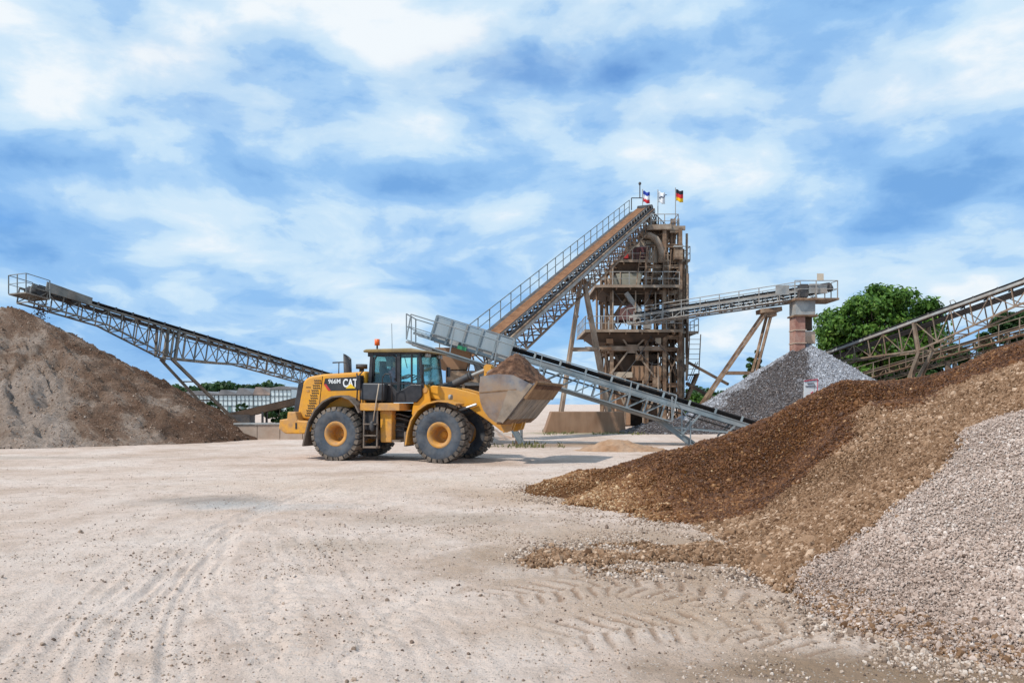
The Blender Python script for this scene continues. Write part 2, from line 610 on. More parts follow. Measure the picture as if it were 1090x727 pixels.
# ------------------------------------------------------------------ ground
def seg_dist(x, y, pts, reach=1.6):
    """distance to a polyline, the run along it and the side (far points are skipped)"""
    shape = x.shape
    best = np.full(x.size, 1e9)
    run = np.zeros(x.size)
    side = np.full(x.size, 1e9)
    X, Y = x.ravel(), y.ravel()
    acc = 0.0
    for (ax, ay), (bx, by) in zip(pts[:-1], pts[1:]):
        dx, dy = bx - ax, by - ay
        L = math.hypot(dx, dy)
        near = np.nonzero((X > min(ax, bx) - reach) & (X < max(ax, bx) + reach) & (Y > min(ay, by) - reach) & (Y < max(ay, by) + reach))[0]
        if len(near):
            xn, yn = X[near], Y[near]
            t = np.clip(((xn - ax) * dx + (yn - ay) * dy) / (L * L), 0, 1)
            qx, qy = xn - (ax + t * dx), yn - (ay + t * dy)
            d = np.hypot(qx, qy)
            k = d < best[near]
            i = near[k]
            best[i] = d[k]
            run[i] = (acc + t * L)[k]
            side[i] = ((dx * qy - dy * qx) / L)[k]
        acc += L
    return best.reshape(shape), run.reshape(shape), side.reshape(shape)


def smooth_line(px, n=10):
    """Catmull-Rom through picture points on the ground -> (x, y) list"""
    w = [G(u, v) for u, v in px]
    w = [w[0] * 2 - w[1]] + w + [w[-1] * 2 - w[-2]]
    out = []
    for i in range(1, len(w) - 2):
        for k in range(n):
            t = k / n
            p = 0.5 * ((2 * w[i]) + (w[i + 1] - w[i - 1]) * t + (2 * w[i - 1] - 5 * w[i] + 4 * w[i + 1] - w[i + 2]) * t * t + (-w[i - 1] + 3 * w[i] - 3 * w[i + 1] + w[i + 2]) * t ** 3)
            out.append((p.x, p.y))
    out.append((w[-2].x, w[-2].y))
    return out


RUTS = [  # picture points on the ground, width m, depth m
    ([(30, 727), (70, 655), (130, 600), (215, 548), (300, 520)], .26, .034),
    ([(60, 740), (100, 670), (170, 610), (262, 552), (350, 520)], .22, .028),
    ([(140, 735), (150, 680), (180, 620), (245, 560), (320, 525)], .16, .032),
    ([(192, 735), (195, 670), (215, 612), (262, 560)], .10, .034),
    ([(178, 735), (182, 670), (204, 612), (250, 562)], .10, .026),
    ([(272, 700), (245, 650), (228, 610), (240, 570)], .13, .026),
    ([(-40, 640), (40, 590), (110, 555), (200, 530), (330, 512)], .30, .018),
    ([(-40, 560), (60, 548), (120, 530), (115, 520), (40, 513)], .2, .012),
    ([(-40, 680), (10, 640), (60, 590), (150, 550)], .24, .016),
    ([(420, 740), (380, 660), (330, 600), (300, 560)], .3, .013),
    ([(520, 740), (450, 660), (390, 600), (350, 560)], .3, .012),
    ([(300, 530), (380, 524), (470, 515), (600, 505)], .35, .016),
    ([(0, 497), (150, 500), (350, 497), (560, 500)], .5, .02),
    ([(300, 512), (420, 506), (540, 503)], .3, .014),
]
TREADS = [
    ([(500, 640), (575, 630), (660, 624), (780, 640), (880, 676)], .42, .018),
    ([(560, 684), (640, 672), (740, 664), (840, 675), (970, 702)], .46, .019),
    ([(545, 610), (640, 603), (740, 603)], .36, .016),
    ([(300, 735), (292, 660), (296, 600)], .30, .024),
    ([(345, 735), (400, 668), (470, 620)], .30, .018),
    ([(-20, 508), (200, 505), (330, 500)], .42, .016),
]
RUTS_W = [(smooth_line(p), w, d) for p, w, d in RUTS]
TREADS_W = [(smooth_line(p), w, d) for p, w, d in TREADS]


def ground_h(x, y):
    z = 0.03 * fbm(x * .22, y * .22, 3) * smooth01((45 - y) / 30.0)
    near = smooth01((34 - y) / 20.0)
    z += near * (0.012 * fbm(x * 1.7, y * 1.7, 4) + 0.008 * fbm(x * 7, y * 7, 3))
    z += near * 0.010 * np.abs(fbm(x * 4.0 + 30, y * 2.2, 2)) * smooth01(fbm(x * .5 + 9, y * .5, 2) * 3)
    sel = (y > 3) & (y < 40) & (np.abs(x) < 26)
    xs, ys = x[sel], y[sel]
    dz = np.zeros(xs.shape)
    wob = 0.04 * fbm(xs * 1.3, ys * 1.3, 2)
    for pts, w, d in RUTS_W:
        dist, run, side = seg_dist(xs, ys, pts)
        sd = side + wob * .4
        dz += -d * .35 * np.exp(-(sd / w) ** 2)
        for j in range(4):
            oo = (j - 1.5) * w * .62
            gw = .030 + .012 * (j % 2)
            dz += -d * .62 * (.55 + .3 * (j % 2)) * np.exp(-((sd - oo) / gw) ** 2) * (dist < w * 2) * smooth01(.75 + fbm(run * .8 + 9 * j, side * 0 + d * 90, 2) * 1.6)
            dz += d * .35 * np.exp(-((sd - oo - gw * 2) / gw) ** 2) * (dist < w * 2)
    for pts, w, d in TREADS_W:
        dist, run, side = seg_dist(xs, ys, pts)
        inside = smooth01((w - dist + wob * .5) / 0.08)
        ph = (run + np.minimum(np.abs(side), 9) * 0.35 + wob * .6) / 0.20 + .5 * (side > 0)
        lug = np.abs((ph % 1.0) - 0.5) * 2
        bar = smooth01((lug - 0.20) / 0.20)
        gap = smooth01((np.abs(side + 0.04 * np.sin(run * 9)) - 0.015) / 0.03)
        fade = smooth01(1.1 + fbm(xs * .9 + 3, ys * .9, 2) * 1.3)
        ends = smooth01(run / .7) * smooth01((run.max() - run) / .7)
        dz += inside * fade * ends * (d * bar * gap - d * 0.6)
    z[sel] += dz
    return z


def track_mask(x, y):
    m = np.zeros(x.shape)
    sel = (y > 3) & (y < 40) & (np.abs(x) < 26)
    xs, ys = x[sel], y[sel]
    k = np.zeros(xs.shape)
    for pts, w, d in RUTS_W:
        dist, run, side = seg_dist(xs, ys, pts)
        k = np.maximum(k, .45 * np.exp(-(dist / (w * 1.1)) ** 2) * smooth01(.6 + fbm(run * 1.2, side * 3, 3) * 1.3))
        sd = side + .04 * fbm(xs * 1.3, ys * 1.3, 2) * .4
        for j in range(4):
            k = np.maximum(k, 1.0 * np.exp(-((sd - (j - 1.5) * w * .62) / .035) ** 2) * (dist < w * 2) * smooth01(.5 + fbm(run * .8 + 9 * j, side * 0 + d * 90, 2) * 1.6))
    for pts, w, d in TREADS_W:
        dist, run, side = seg_dist(xs, ys, pts)
        k = np.maximum(k, (.8 if d > .0155 and .35 < w and w != .42 or d > .0175 else .35) * smooth01((w - dist) / .15))
    m[sel] = k
    return m


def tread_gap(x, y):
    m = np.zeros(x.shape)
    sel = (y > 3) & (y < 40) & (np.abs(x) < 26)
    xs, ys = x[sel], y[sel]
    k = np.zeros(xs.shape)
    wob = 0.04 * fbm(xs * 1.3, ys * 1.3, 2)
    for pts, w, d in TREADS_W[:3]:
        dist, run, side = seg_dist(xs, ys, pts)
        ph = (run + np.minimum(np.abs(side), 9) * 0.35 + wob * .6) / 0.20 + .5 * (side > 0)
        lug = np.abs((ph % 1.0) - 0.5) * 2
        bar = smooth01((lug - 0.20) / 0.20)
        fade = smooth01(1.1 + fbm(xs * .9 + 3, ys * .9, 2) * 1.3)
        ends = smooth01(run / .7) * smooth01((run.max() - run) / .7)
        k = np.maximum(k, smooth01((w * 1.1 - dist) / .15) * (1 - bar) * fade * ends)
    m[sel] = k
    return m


def make_ground():
    ys = list(np.arange(-30, 4, 1.0))
    y = 4.0
    while y < 46:
        ys.append(y)
        y += max(0.02, 0.0045 * y)
    while y < 4000:
        ys.append(y)
        y *= 1.13
    xs = [0.0]
    step = 0.024
    while xs[-1] < 4000:
        xs.append(xs[-1] + step)
        if xs[-1] > 3.4:
            step *= 1.03
    xs = np.array([-a for a in xs[:0:-1]] + xs)
    ys = np.array(ys)
    X, Y = np.meshgrid(xs, ys)
    Z = ground_h(X, Y)
    v = np.stack([X.ravel(), Y.ravel(), Z.ravel()], 1)
    me = fast_mesh('ground', v, grid_quads(len(xs), len(ys)), ground_mat())
    me.attributes.new('packed', 'FLOAT', 'POINT').data.foreach_set('value', track_mask(X, Y).astype(np.float32).ravel())
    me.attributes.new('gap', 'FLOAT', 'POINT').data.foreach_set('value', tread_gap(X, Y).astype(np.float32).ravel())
    o = bpy.data.objects.new('ground', me)
    COL.objects.link(o)
    tag(o, kind='structure')
    return o


def blob(t, pos, c, rx, ry, soft=0.5):
    """1 inside an ellipse on the ground, fading out (a shaped patch of other soil)"""
    d = vmath(t, 'SUBTRACT', pos, (c[0], c[1], 0))
    s = vmath(t, 'MULTIPLY', d.outputs[0], (1 / rx, 1 / ry, 0))
    ln = vmath(t, 'LENGTH', s.outputs[0]).outputs[1]
    nz = N(t, 'ShaderNodeTexNoise', Scale=0.9, Detail=6.0, Roughness=0.65)
    LK(t, pos, nz.inputs['Vector'])
    ln = math_n(t, 'ADD', ln, math_n(t, 'MULTIPLY', math_n(t, 'SUBTRACT', nz.outputs[0], 0.5), 1.6))
    mr = N(t, 'ShaderNodeMapRange')
    LK(t, ln, mr.inputs[0])
    mr.inputs[1].default_value = 1.0
    mr.inputs[2].default_value = 1.0 - soft
    return mr.outputs[0]


def ground_mat():
    m, t, b = _base('compacted_gravel_yard')
    geo = N(t, 'ShaderNodeNewGeometry')
    pos = geo.outputs['Position']
    n1 = N(t, 'ShaderNodeTexNoise', Scale=0.35, Detail=8.0, Roughness=0.62)
    LK(t, pos, n1.inputs['Vector'])
    c = ramp(t, n1.outputs[0], [(0.36, (0.50, 0.37, 0.29)), (0.5, (0.61, 0.475, 0.395)), (0.64, (0.66, 0.54, 0.465))]).outputs[0]
    n2 = N(t, 'ShaderNodeTexNoise', Scale=2.6, Detail=8.0, Roughness=0.7)
    LK(t, pos, n2.inputs['Vector'])
    c = mixc(t, ramp(t, n2.outputs[0], [(0.48, (0, 0, 0)), (0.70, (0.6,) * 3)]).outputs[0], c, (0.34, 0.245, 0.18))
    # wheel tracks are packed to a paler dust
    at = N(t, 'ShaderNodeAttribute', attribute_name='packed')
    c = mixc(t, math_n(t, 'MULTIPLY', at.outputs['Fac'], 0.62), c, (0.70, 0.575, 0.495))
    # patches of other soil
    for (u, v), rx, ry, col, amt in [
        ((580, 474), 4.0, 2.2, (0.20, 0.145, 0.10), .75),
        ((640, 474), 3.0, 3.0, (0.42, 0.26, 0.16), .7),
        ((470, 553), 2.3, 0.9, (0.38, 0.295, 0.23), .6),
        ((360, 580), 1.3, 0.8, (0.40, 0.31, 0.24), .5),
        ((225, 533), 1.6, 1.1, (0.25, 0.215, 0.19), .7),
        ((270, 538), 1.9, 0.9, (0.47, 0.445, 0.425), .6),
        ((640, 572), 2.8, 1.6, (0.42, 0.30, 0.215), .75), ((660, 598), 2.6, 1.9, (0.33, 0.225, 0.15), .8), ((700, 640), 2.4, 1.4, (0.42, 0.29, 0.20), .6),
        ((800, 665), 2.0, 1.2, (0.46, 0.33, 0.235), .6),
        ((930, 716), 2.0, 0.75, (0.27, 0.18, 0.115), .9), ((1060, 722), 1.8, 0.8, (0.27, 0.18, 0.115), .9),
        ((20, 487), 6.0, 1.0, (0.33, 0.27, 0.22), .5),
        ((640, 461), 8.0, 2.6, (0.25, 0.22, 0.12), .7),
        ((590, 528), 2.2, 2.6, (0.44, 0.30, 0.20), .7),
        ((400, 515), 6.0, 2.4, (0.56, 0.42, 0.32), .45),
    ]:
        g = G(u, v)
        k = blob(t, pos, (g.x, g.y), rx, ry, .7)
        c = mixc(t, math_n(t, 'MULTIPLY', k, amt, True), c, col)
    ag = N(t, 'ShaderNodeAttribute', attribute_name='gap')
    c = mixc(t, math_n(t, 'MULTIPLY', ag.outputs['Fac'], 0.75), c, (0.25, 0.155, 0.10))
    # grit: small darker and paler specks
    vo = N(t, 'ShaderNodeTexVoronoi', Scale=48.0)
    LK(t, pos, vo.inputs['Vector'])
    rn = N(t, 'ShaderNodeSeparateColor')
    LK(t, vo.outputs['Color'], rn.inputs[0])
    inside = math_n(t, 'LESS_THAN', vo.outputs['Distance'], 0.34)
    dk = math_n(t, 'MULTIPLY', inside, math_n(t, 'GREATER_THAN', rn.outputs[0], 0.72))
    lt = math_n(t, 'MULTIPLY', inside, math_n(t, 'GREATER_THAN', rn.outputs[1], 0.86))
    c = mixc(t, math_n(t, 'MULTIPLY', dk, 0.62), c, (0.20, 0.155, 0.125))
    c = mixc(t, math_n(t, 'MULTIPLY', lt, 0.5), c, (0.72, 0.68, 0.64))
    LK(t, c, b.inputs['Base Color'])
    b.inputs['Roughness'].default_value = 0.95
    b.inputs['Specular IOR Level'].default_value = 0.2
    n3 = N(t, 'ShaderNodeTexNoise', Scale=16.0, Detail=9.0, Roughness=0.7)
    LK(t, pos, n3.inputs['Vector'])
    h = math_n(t, 'ADD', n3.outputs[0], math_n(t, 'MULTIPLY', math_n(t, 'ADD', dk, lt), 0.25))
    bp = N(t, 'ShaderNodeBump', Strength=0.8, Distance=0.06)
    LK(t, h, bp.inputs['Height'])
    LK(t, bp.outputs[0], b.inputs['Normal'])
    return m


make_ground()


# ------------------------------------------------------------------ loose stones
def stone_mat(name, cols, rough=0.9):
    m, t, b = _base(name)
    a = N(t, 'ShaderNodeAttribute')
    a.attribute_type = 'INSTANCER'
    a.attribute_name = 'shade'
    k = len(cols) - 1
    r = ramp(t, a.outputs['Fac'], [(i / k, c) for i, c in enumerate(cols)])
    geo = N(t, 'ShaderNodeNewGeometry')
    n = N(t, 'ShaderNodeTexNoise', Scale=45.0, Detail=4.0)
    LK(t, geo.outputs['Position'], n.inputs['Vector'])
    c = mixc(t, 0.5, r.outputs[0], ramp(t, n.outputs[0], [(0.3, (0.55,) * 3), (0.7, (1.35,) * 3)]).outputs[0], 'MULTIPLY')
    LK(t, c, b.inputs['Base Color'])
    b.inputs['Roughness'].default_value = rough
    b.inputs['Specular IOR Level'].default_value = 0.25
    return m


def stone_tree(name, m):
    t = bpy.data.node_groups.new(name, 'GeometryNodeTree')
    t.interface.new_socket('Geometry', in_out='INPUT', socket_type='NodeSocketGeometry')
    t.interface.new_socket('Geometry', in_out='OUTPUT', socket_type='NodeSocketGeometry')
    gi = t.nodes.new('NodeGroupInput')
    go = t.nodes.new('NodeGroupOutput')
    inst = t.nodes.new('GeometryNodeInstanceOnPoints')
    join = t.nodes.new('GeometryNodeJoinGeometry')
    for k in range(4):
        ico = t.nodes.new('GeometryNodeMeshIcoSphere')
        ico.inputs['Radius'].default_value = 0.5
        ico.inputs['Subdivisions'].default_value = 2 if k < 2 else 1
        sp = t.nodes.new('GeometryNodeSetPosition')
        nz = t.nodes.new('ShaderNodeTexNoise')
        nz.noise_dimensions = '4D'
        nz.inputs['W'].default_value = 3.7 * k + 1
        nz.inputs['Scale'].default_value = 1.6
        sub = t.nodes.new('ShaderNodeVectorMath')
        sub.operation = 'SUBTRACT'
        sub.inputs[1].default_value = (0.5, 0.5, 0.5)
        scl = t.nodes.new('ShaderNodeVectorMath')
        scl.operation = 'SCALE'
        scl.inputs['Scale'].default_value = 0.9
        t.links.new(nz.outputs['Color'], sub.inputs[0])
        t.links.new(sub.outputs[0], scl.inputs[0])
        t.links.new(ico.outputs[0], sp.inputs['Geometry'])
        t.links.new(scl.outputs[0], sp.inputs['Offset'])
        sm = t.nodes.new('GeometryNodeSetMaterial')
        sm.inputs['Material'].default_value = m
        t.links.new(sp.outputs[0], sm.inputs[0])
        g2 = t.nodes.new('GeometryNodeGeometryToInstance')
        t.links.new(sm.outputs[0], g2.inputs[0])
        t.links.new(g2.outputs[0], join.inputs[0])
    inst.inputs['Pick Instance'].default_value = True
    t.links.new(join.outputs[0], inst.inputs['Instance'])
    t.links.new(gi.outputs[0], inst.inputs['Points'])

    def attr(nm, ty):
        a = t.nodes.new('GeometryNodeInputNamedAttribute')
        a.data_type = ty
        a.inputs['Name'].default_value = nm
        return a.outputs[0]
    e2r = t.nodes.new('FunctionNodeEulerToRotation')
    t.links.new(attr('rot', 'FLOAT_VECTOR'), e2r.inputs[0])
    t.links.new(e2r.outputs[0], inst.inputs['Rotation'])
    t.links.new(attr('scl', 'FLOAT_VECTOR'), inst.inputs['Scale'])
    t.links.new(inst.outputs[0], go.inputs[0])
    return t


def stones(name, pts, size, shade, m, parent=None, label=None, cat=None, flat=0.75):
    n = len(pts)
    me = bpy.data.meshes.new(name)
    me.vertices.add(n)
    me.vertices.foreach_set('co', np.ascontiguousarray(pts, dtype=np.float32).ravel())
    r = RNG.uniform(0, 6.283, (n, 3)).astype(np.float32)
    s = size[:, None] * np.stack([RNG.uniform(.8, 1.45, n), RNG.uniform(.75, 1.15, n), RNG.uniform(.5, 1.0, n) * flat / .75], 1)
    for nm, ty, val in (('rot', 'FLOAT_VECTOR', r), ('scl', 'FLOAT_VECTOR', s)):
        me.attributes.new(nm, ty, 'POINT').data.foreach_set('vector', val.astype(np.float32).ravel())
    me.attributes.new('shade', 'FLOAT', 'POINT').data.foreach_set('value', np.clip(shade, 0, 1).astype(np.float32))
    me.materials.append(m)
    o = bpy.data.objects.new(name, me)
    COL.objects.link(o)
    md = o.modifiers.new('scatter', 'NODES')
    md.node_group = stone_tree(name, m)
    tag(o, label, cat, kind='stuff')
    if parent is not None:
        o.parent = parent
    return o


def inpoly(x, y, poly):
    r = np.zeros(x.shape, bool)
    n = len(poly)
    for i in range(n):
        ax, ay = poly[i]
        bx, by = poly[(i + 1) % n]
        c = (ay > y) != (by > y)
        with np.errstate(divide='ignore', invalid='ignore'):
            xx = (bx - ax) * (y - ay) / (by - ay) + ax
        r ^= c & (x < xx)
    return r


# ------------------------------------------------------------------ the three gravel heaps on the right
CTRL = []
for u, v, D in [(560, 517, 17.0), (620, 502, 16.9), (690, 485, 16.5), (736, 473, 16.2), (808, 451, 15.6), (855, 429, 15.0), (888, 411, 14.6), (910, 406, 14.5),
                (954, 408, 14.5), (1009, 391, 14.1), (1037, 383, 14.0), (1090, 361, 13.6),
                (918, 431, 12.6), (1000, 428, 11.8), (1090, 393, 11.6), (905, 500, 10.6), (850, 560, 9.8), (960, 470, 10.8), (1010, 470, 9.6),
                (1090, 436, 9.2), (1020, 464, 9.0), (940, 560, 8.1), (1000, 600, 7.0), (1090, 560, 7.0), (1090, 500, 8.0), (1090, 640, 6.05),
                (800, 500, 14.3), (720, 525, 14.1), (860, 470, 14.0), (640, 520, 15.4), (760, 545, 12.4), (945, 436, 13.7), (885, 450, 13.9), (830, 520, 12.9), (870, 480, 12.2), (830, 540, 11.4), (985, 418, 13.5), (900, 640, 6.95), (1040, 680, 5.7)]:
    p = P(u, v, D)
    CTRL.append((p.x, p.y, p.z))
for u, v in [(548, 522), (600, 538), (700, 558), (770, 585), (800, 612), (860, 652), (960, 686), (1090, 714)]:
    g = G(u, v)
    CTRL.append((g.x, g.y, 0.0))
CTRL += [(10, 13, 3.35), (10.2, 9.5, 3.0), (8.6, 7, 1.9), (6.6, 6, 1.15), (5.2, 5, .28), (12.5, 11, 3.2), (15, 11, 2.4), (18.5, 11, 0), (20, 11, -.8),
         (7, 4.3, -.05), (10, 4.6, .35), (13, 5.3, .4), (8, 3.2, -.5), (12, 3.2, -.7), (4.3, 4.2, -.35),
         (2.6, 18.2, 0), (5.4, 18.4, 0), (8.5, 18.2, 0), (13, 17.6, 0), (3, 20, -.9), (6, 20.5, -1.1), (10, 20.5, -1.1), (15, 19, -1.1),
         (-2, 17, -.6), (-1, 14, -.6), (.6, 11.5, -.5), (1.2, 9, -.6), (1.3, 6.8, -.6), (1.8, 5.2, -.6), (2.6, 4.3, -.5), (-.5, 19, -.6), (18, 6, -.2), (18, 16, -.5)]
CT = np.array(CTRL)


def tps_fit(c):
    n = len(c)
    d = np.hypot(c[:, None, 0] - c[None, :, 0], c[:, None, 1] - c[None, :, 1])
    K = np.where(d > 0, d * d * np.log(d + 1e-12), 0) + np.eye(n) * 0.12
    Pm = np.c_[np.ones(n), c[:, :2]]
    A = np.block([[K, Pm], [Pm.T, np.zeros((3, 3))]])
    return np.linalg.solve(A, np.r_[c[:, 2], 0, 0, 0])


TW = tps_fit(CT)


def heap_h(x, y):
    z = TW[-3] + TW[-2] * x + TW[-1] * y
    for i, (cx, cy, _) in enumerate(CT):
        r2 = (x - cx) ** 2 + (y - cy) ** 2
        z = z + TW[i] * 0.5 * r2 * np.log(r2 + 1e-12)
    return z


GX = np.arange(-2.6, 19.5, 0.06)
GY = np.arange(3.6, 20.6, 0.06)
HX, HY = np.meshgrid(GX, GY)
HZ = heap_h(HX, HY)
HZ = HZ + 0.055 * fbm(HX * .8, HY * .8, 4) + 0.035 * np.abs(fbm(HX * 2.0, HY * 2.0, 4)) - .02
# a low windrow of spilt gravel runs out over the yard from the tan heap
_st = smooth_line([(535, 588), (620, 592), (700, 592), (770, 590), (830, 596)])
_sd, _sr, _ss = seg_dist(HX, HY, _st)
_sd = _sd + .38 * fbm(HX * .9 + 4, HY * .9, 4)
STRIP = 0.085 * smooth01(_sr / .8) * smooth01((1.35 - _sd) / 1.1) - 0.04 + 0.04 * fbm(HX * 1.8, HY * 1.8, 4)
HZ = np.where((_sd < 1.35 * smooth01(.25 + _sr / 1.2)) & (_sr > .05), np.maximum(HZ, STRIP), HZ)
# picture position of every point decides which material lies there
PU = 545 + HX / HY * F_PX
PV = HOR - (HZ - CAM_H) / HY * F_PX
WOB = 9 * fbm(HX * .9 + 5, HY * .9, 3)
TAN_TOP = [(690, 560), (745, 556), (800, 548), (845, 517), (875, 494), (905, 470), (912, 445), (920, 429), (945, 434), (975, 428), (1010, 415), (1050, 402), (1100, 386), (1500, 250),
           (1700, 420), (1700, 1200), (300, 1200), (300, 575), (600, 575)]
GREY_TOP = [(1500, 280), (1100, 434), (1060, 446), (1022, 462), (1008, 482), (996, 505), (965, 535), (938, 562), (905, 584), (872, 596), (845, 612), (850, 645), (800, 1200), (1700, 1200), (1700, 300)]
IN_GREY = inpoly(PU + WOB, PV + WOB * .6, GREY_TOP)
BACK = HY > 13.2 + 0.0 * HX          # the far flank belongs to the dark heap
IN_TAN = inpoly(PU + WOB, PV + WOB * .6, TAN_TOP) & ~IN_GREY & ~BACK
IN_GREY &= ~BACK
HZ = HZ + np.where(IN_GREY, .05, 0)
OWNER = np.where(IN_GREY, 2, np.where(IN_TAN, 1, 0))


def chamfer(maskv):
    """distance (cells) to the True cells"""
    d = np.where(maskv, 0.0, 1e6)
    for _ in range(40):
        d2 = d.copy()
        d2[1:] = np.minimum(d2[1:], d[:-1] + 1)
        d2[:-1] = np.minimum(d2[:-1], d[1:] + 1)
        d2[:, 1:] = np.minimum(d2[:, 1:], d[:, :-1] + 1)
        d2[:, :-1] = np.minimum(d2[:, :-1], d[:, 1:] + 1)
        if np.array_equal(d2, d):
            break
        d = d2
    return np.minimum(d, 45)


def heap_mat(name, cols, speck, scale):
    m, t, b = _base(name)
    geo = N(t, 'ShaderNodeNewGeometry')
    pos = geo.outputs['Position']
    vo = N(t, 'ShaderNodeTexVoronoi', Scale=scale)
    LK(t, pos, vo.inputs['Vector'])
    sc = N(t, 'ShaderNodeSeparateColor')
    LK(t, vo.outputs['Color'], sc.inputs[0])
    n1 = N(t, 'ShaderNodeTexNoise', Scale=0.8, Detail=7.0, Roughness=0.6)
    LK(t, pos, n1.inputs['Vector'])
    f = math_n(t, 'ADD', math_n(t, 'MULTIPLY', sc.outputs[0], 0.5), math_n(t, 'MULTIPLY', n1.outputs[0], 0.5))
    c = ramp(t, f, [(0.2, cols[0]), (0.5, cols[1]), (0.8, cols[2])]).outputs[0]
    c = mixc(t, math_n(t, 'MULTIPLY', math_n(t, 'GREATER_THAN', sc.outputs[1], 0.93), 0.7), c, speck)
    LK(t, c, b.inputs['Base Color'])
    b.inputs['Roughness'].default_value = 0.92
    b.inputs['Specular IOR Level'].default_value = 0.2
    bp = N(t, 'ShaderNodeBump', Strength=1.0, Distance=0.03)
    LK(t, math_n(t, 'SUBTRACT', 1.0, vo.outputs['Distance']), bp.inputs['Height'])
    LK(t, bp.outputs[0], b.inputs['Normal'])
    return m


BROWN_C = [(0.065, 0.024, 0.007), (0.115, 0.046, 0.014), (0.19, 0.085, 0.030)]
TAN_C = [(0.14, 0.075, 0.036), (0.25, 0.145, 0.075), (0.36, 0.23, 0.135)]
GREY_C = [(0.25, 0.185, 0.145), (0.38, 0.295, 0.245), (0.47, 0.385, 0.335)]
HEAPS = [
    ('gravel_heap', 'dark wet brown gravel heap with a sign standing behind its crest', BROWN_C, (0.48, 0.34, 0.2)),
    ('gravel_heap', 'tan brown gravel heap lying against the dark wet heap', TAN_C, (0.62, 0.48, 0.34)),
    ('gravel_heap', 'pale grey pink gravel heap beside the tan gravel', GREY_C, (0.68, 0.64, 0.62)),
]
HEAP_OBJ = []
DG = ground_h(HX.copy(), HY.copy())
for k, (nm, lab, cols, spk) in enumerate(HEAPS):
    d = chamfer(OWNER == k) * 0.06
    z = HZ - 0.02 - np.where(d > 0, 0.04 + 0.35 * d, 0)
    keep = (z > DG - 0.12) & (d < 2.4)
    q = grid_quads(len(GX), len(GY))
    kk = keep.ravel()
    q = q[kk[q].all(1)]
    v = np.stack([HX.ravel(), HY.ravel(), z.ravel()], 1)
    used = np.unique(q)
    rem = np.zeros(len(v), int)
    rem[used] = np.arange(len(used))
    me = fast_mesh(nm, v[used], rem[q], heap_mat('heap_%d' % k, cols, spk, 34.0))
    o = bpy.data.objects.new(nm, me)
    COL.objects.link(o)
    tag(o, lab, 'gravel heap', 'heaps of sorted gravel in front of the plant')
    HEAP_OBJ.append(o)


def heap_lookup(x, y, arr):
    fx = np.clip((x - GX[0]) / 0.06, 0, len(GX) - 1.001)
    fy = np.clip((y - GY[0]) / 0.06, 0, len(GY) - 1.001)
    if arr.dtype.kind in 'iub':
        return arr[fy.round().astype(int), fx.round().astype(int)]
    i, j = fx.astype(int), fy.astype(int)
    a, b = fx - i, fy - j
    return (arr[j, i] * (1 - a) + arr[j, i + 1] * a) * (1 - b) + (arr[j + 1, i] * (1 - a) + arr[j + 1, i + 1] * a) * b


STONE_M = [stone_mat('wet_brown_stone', [(0.045, 0.015, 0.004), (0.105, 0.039, 0.011), (0.18, 0.074, 0.023), (0.31, 0.165, 0.07), (0.58, 0.41, 0.25)], 0.5),
           stone_mat('tan_stone', [(0.10, 0.05, 0.024), (0.20, 0.112, 0.06), (0.29, 0.178, 0.108), (0.52, 0.37, 0.26)]),
           stone_mat('grey_pink_stone', [(0.15, 0.10, 0.075), (0.38, 0.28, 0.225), (0.48, 0.375, 0.315), (0.62, 0.535, 0.475)])]


def scatter_heaps():
    # candidates spread so that the picture is covered evenly: denser near the camera
    n = 1150000
    D = np.exp(RNG.uniform(math.log(4.4), math.log(18.5), n))
    X = RNG.uniform(-2.5, 17, n)
    keep = (np.abs(X / D) < 0.80)
    X, D = X[keep], D[keep]
    z = heap_lookup(X, D, HZ)
    ok = z > 0.0
    X, D, z = X[ok], D[ok], z[ok]
    ow = heap_lookup(X + RNG.normal(0, .05, len(X)), D + RNG.normal(0, .05, len(X)), OWNER)
    patch = fbm(X * .8, D * .8, 3)
    # the thin run-out over the yard is patchy; the foot of the pale heap is mixed with tan stone
    thin = smooth01((z - .005) / .075) + .10
    keep = (X > 2.7) | (RNG.uniform(0, 1, len(X)) < thin * np.clip(.75 + 1.3 * patch, .12, 1))
    ow = np.where((ow == 2) & (z < .22) & (RNG.uniform(0, 1, len(X)) < .30 * smooth01((.22 - z) / .2)), 1, ow)
    X, D, z, ow, patch = X[keep], D[keep], z[keep], ow[keep], patch[keep]
    base = [0.024, 0.0235, 0.0165]
    for k in range(3):
        s = ow == k
        x, y, zz, pt = X[s], D[s], z[s], patch[s]
        low = smooth01(1 - zz / 0.7)
        sz = base[k] * (1 + 0.5 * low * smooth01((x - 1.6) / 1.2) * smooth01((y - 7.2) / 1.5)) * np.exp(RNG.normal(0, .46, len(x)) - .06) * (1 + .3 * pt)
        if k == 2:
            sz *= 1 - .3 * smooth01((zz - .45) / .3)
            sh = RNG.normal(.55, .2, len(x)) + .12 * pt - .1 * low
        elif k == 1:
            sh = RNG.normal(.42, .24, len(x)) + .15 * pt + .05 * low
        else:
            sh = np.abs(RNG.normal(.20, .20, len(x))) + .10 * pt + .42 * smooth01((4.2 - x) / 3.0) * smooth01((.75 - zz) / .6)
        zz = np.maximum(zz, ground_h(x.copy(), y.copy()))
        stones('gravel', np.stack([x, y, zz - sz * .1], 1), sz, sh, STONE_M[k], HEAP_OBJ[k])


scatter_heaps()


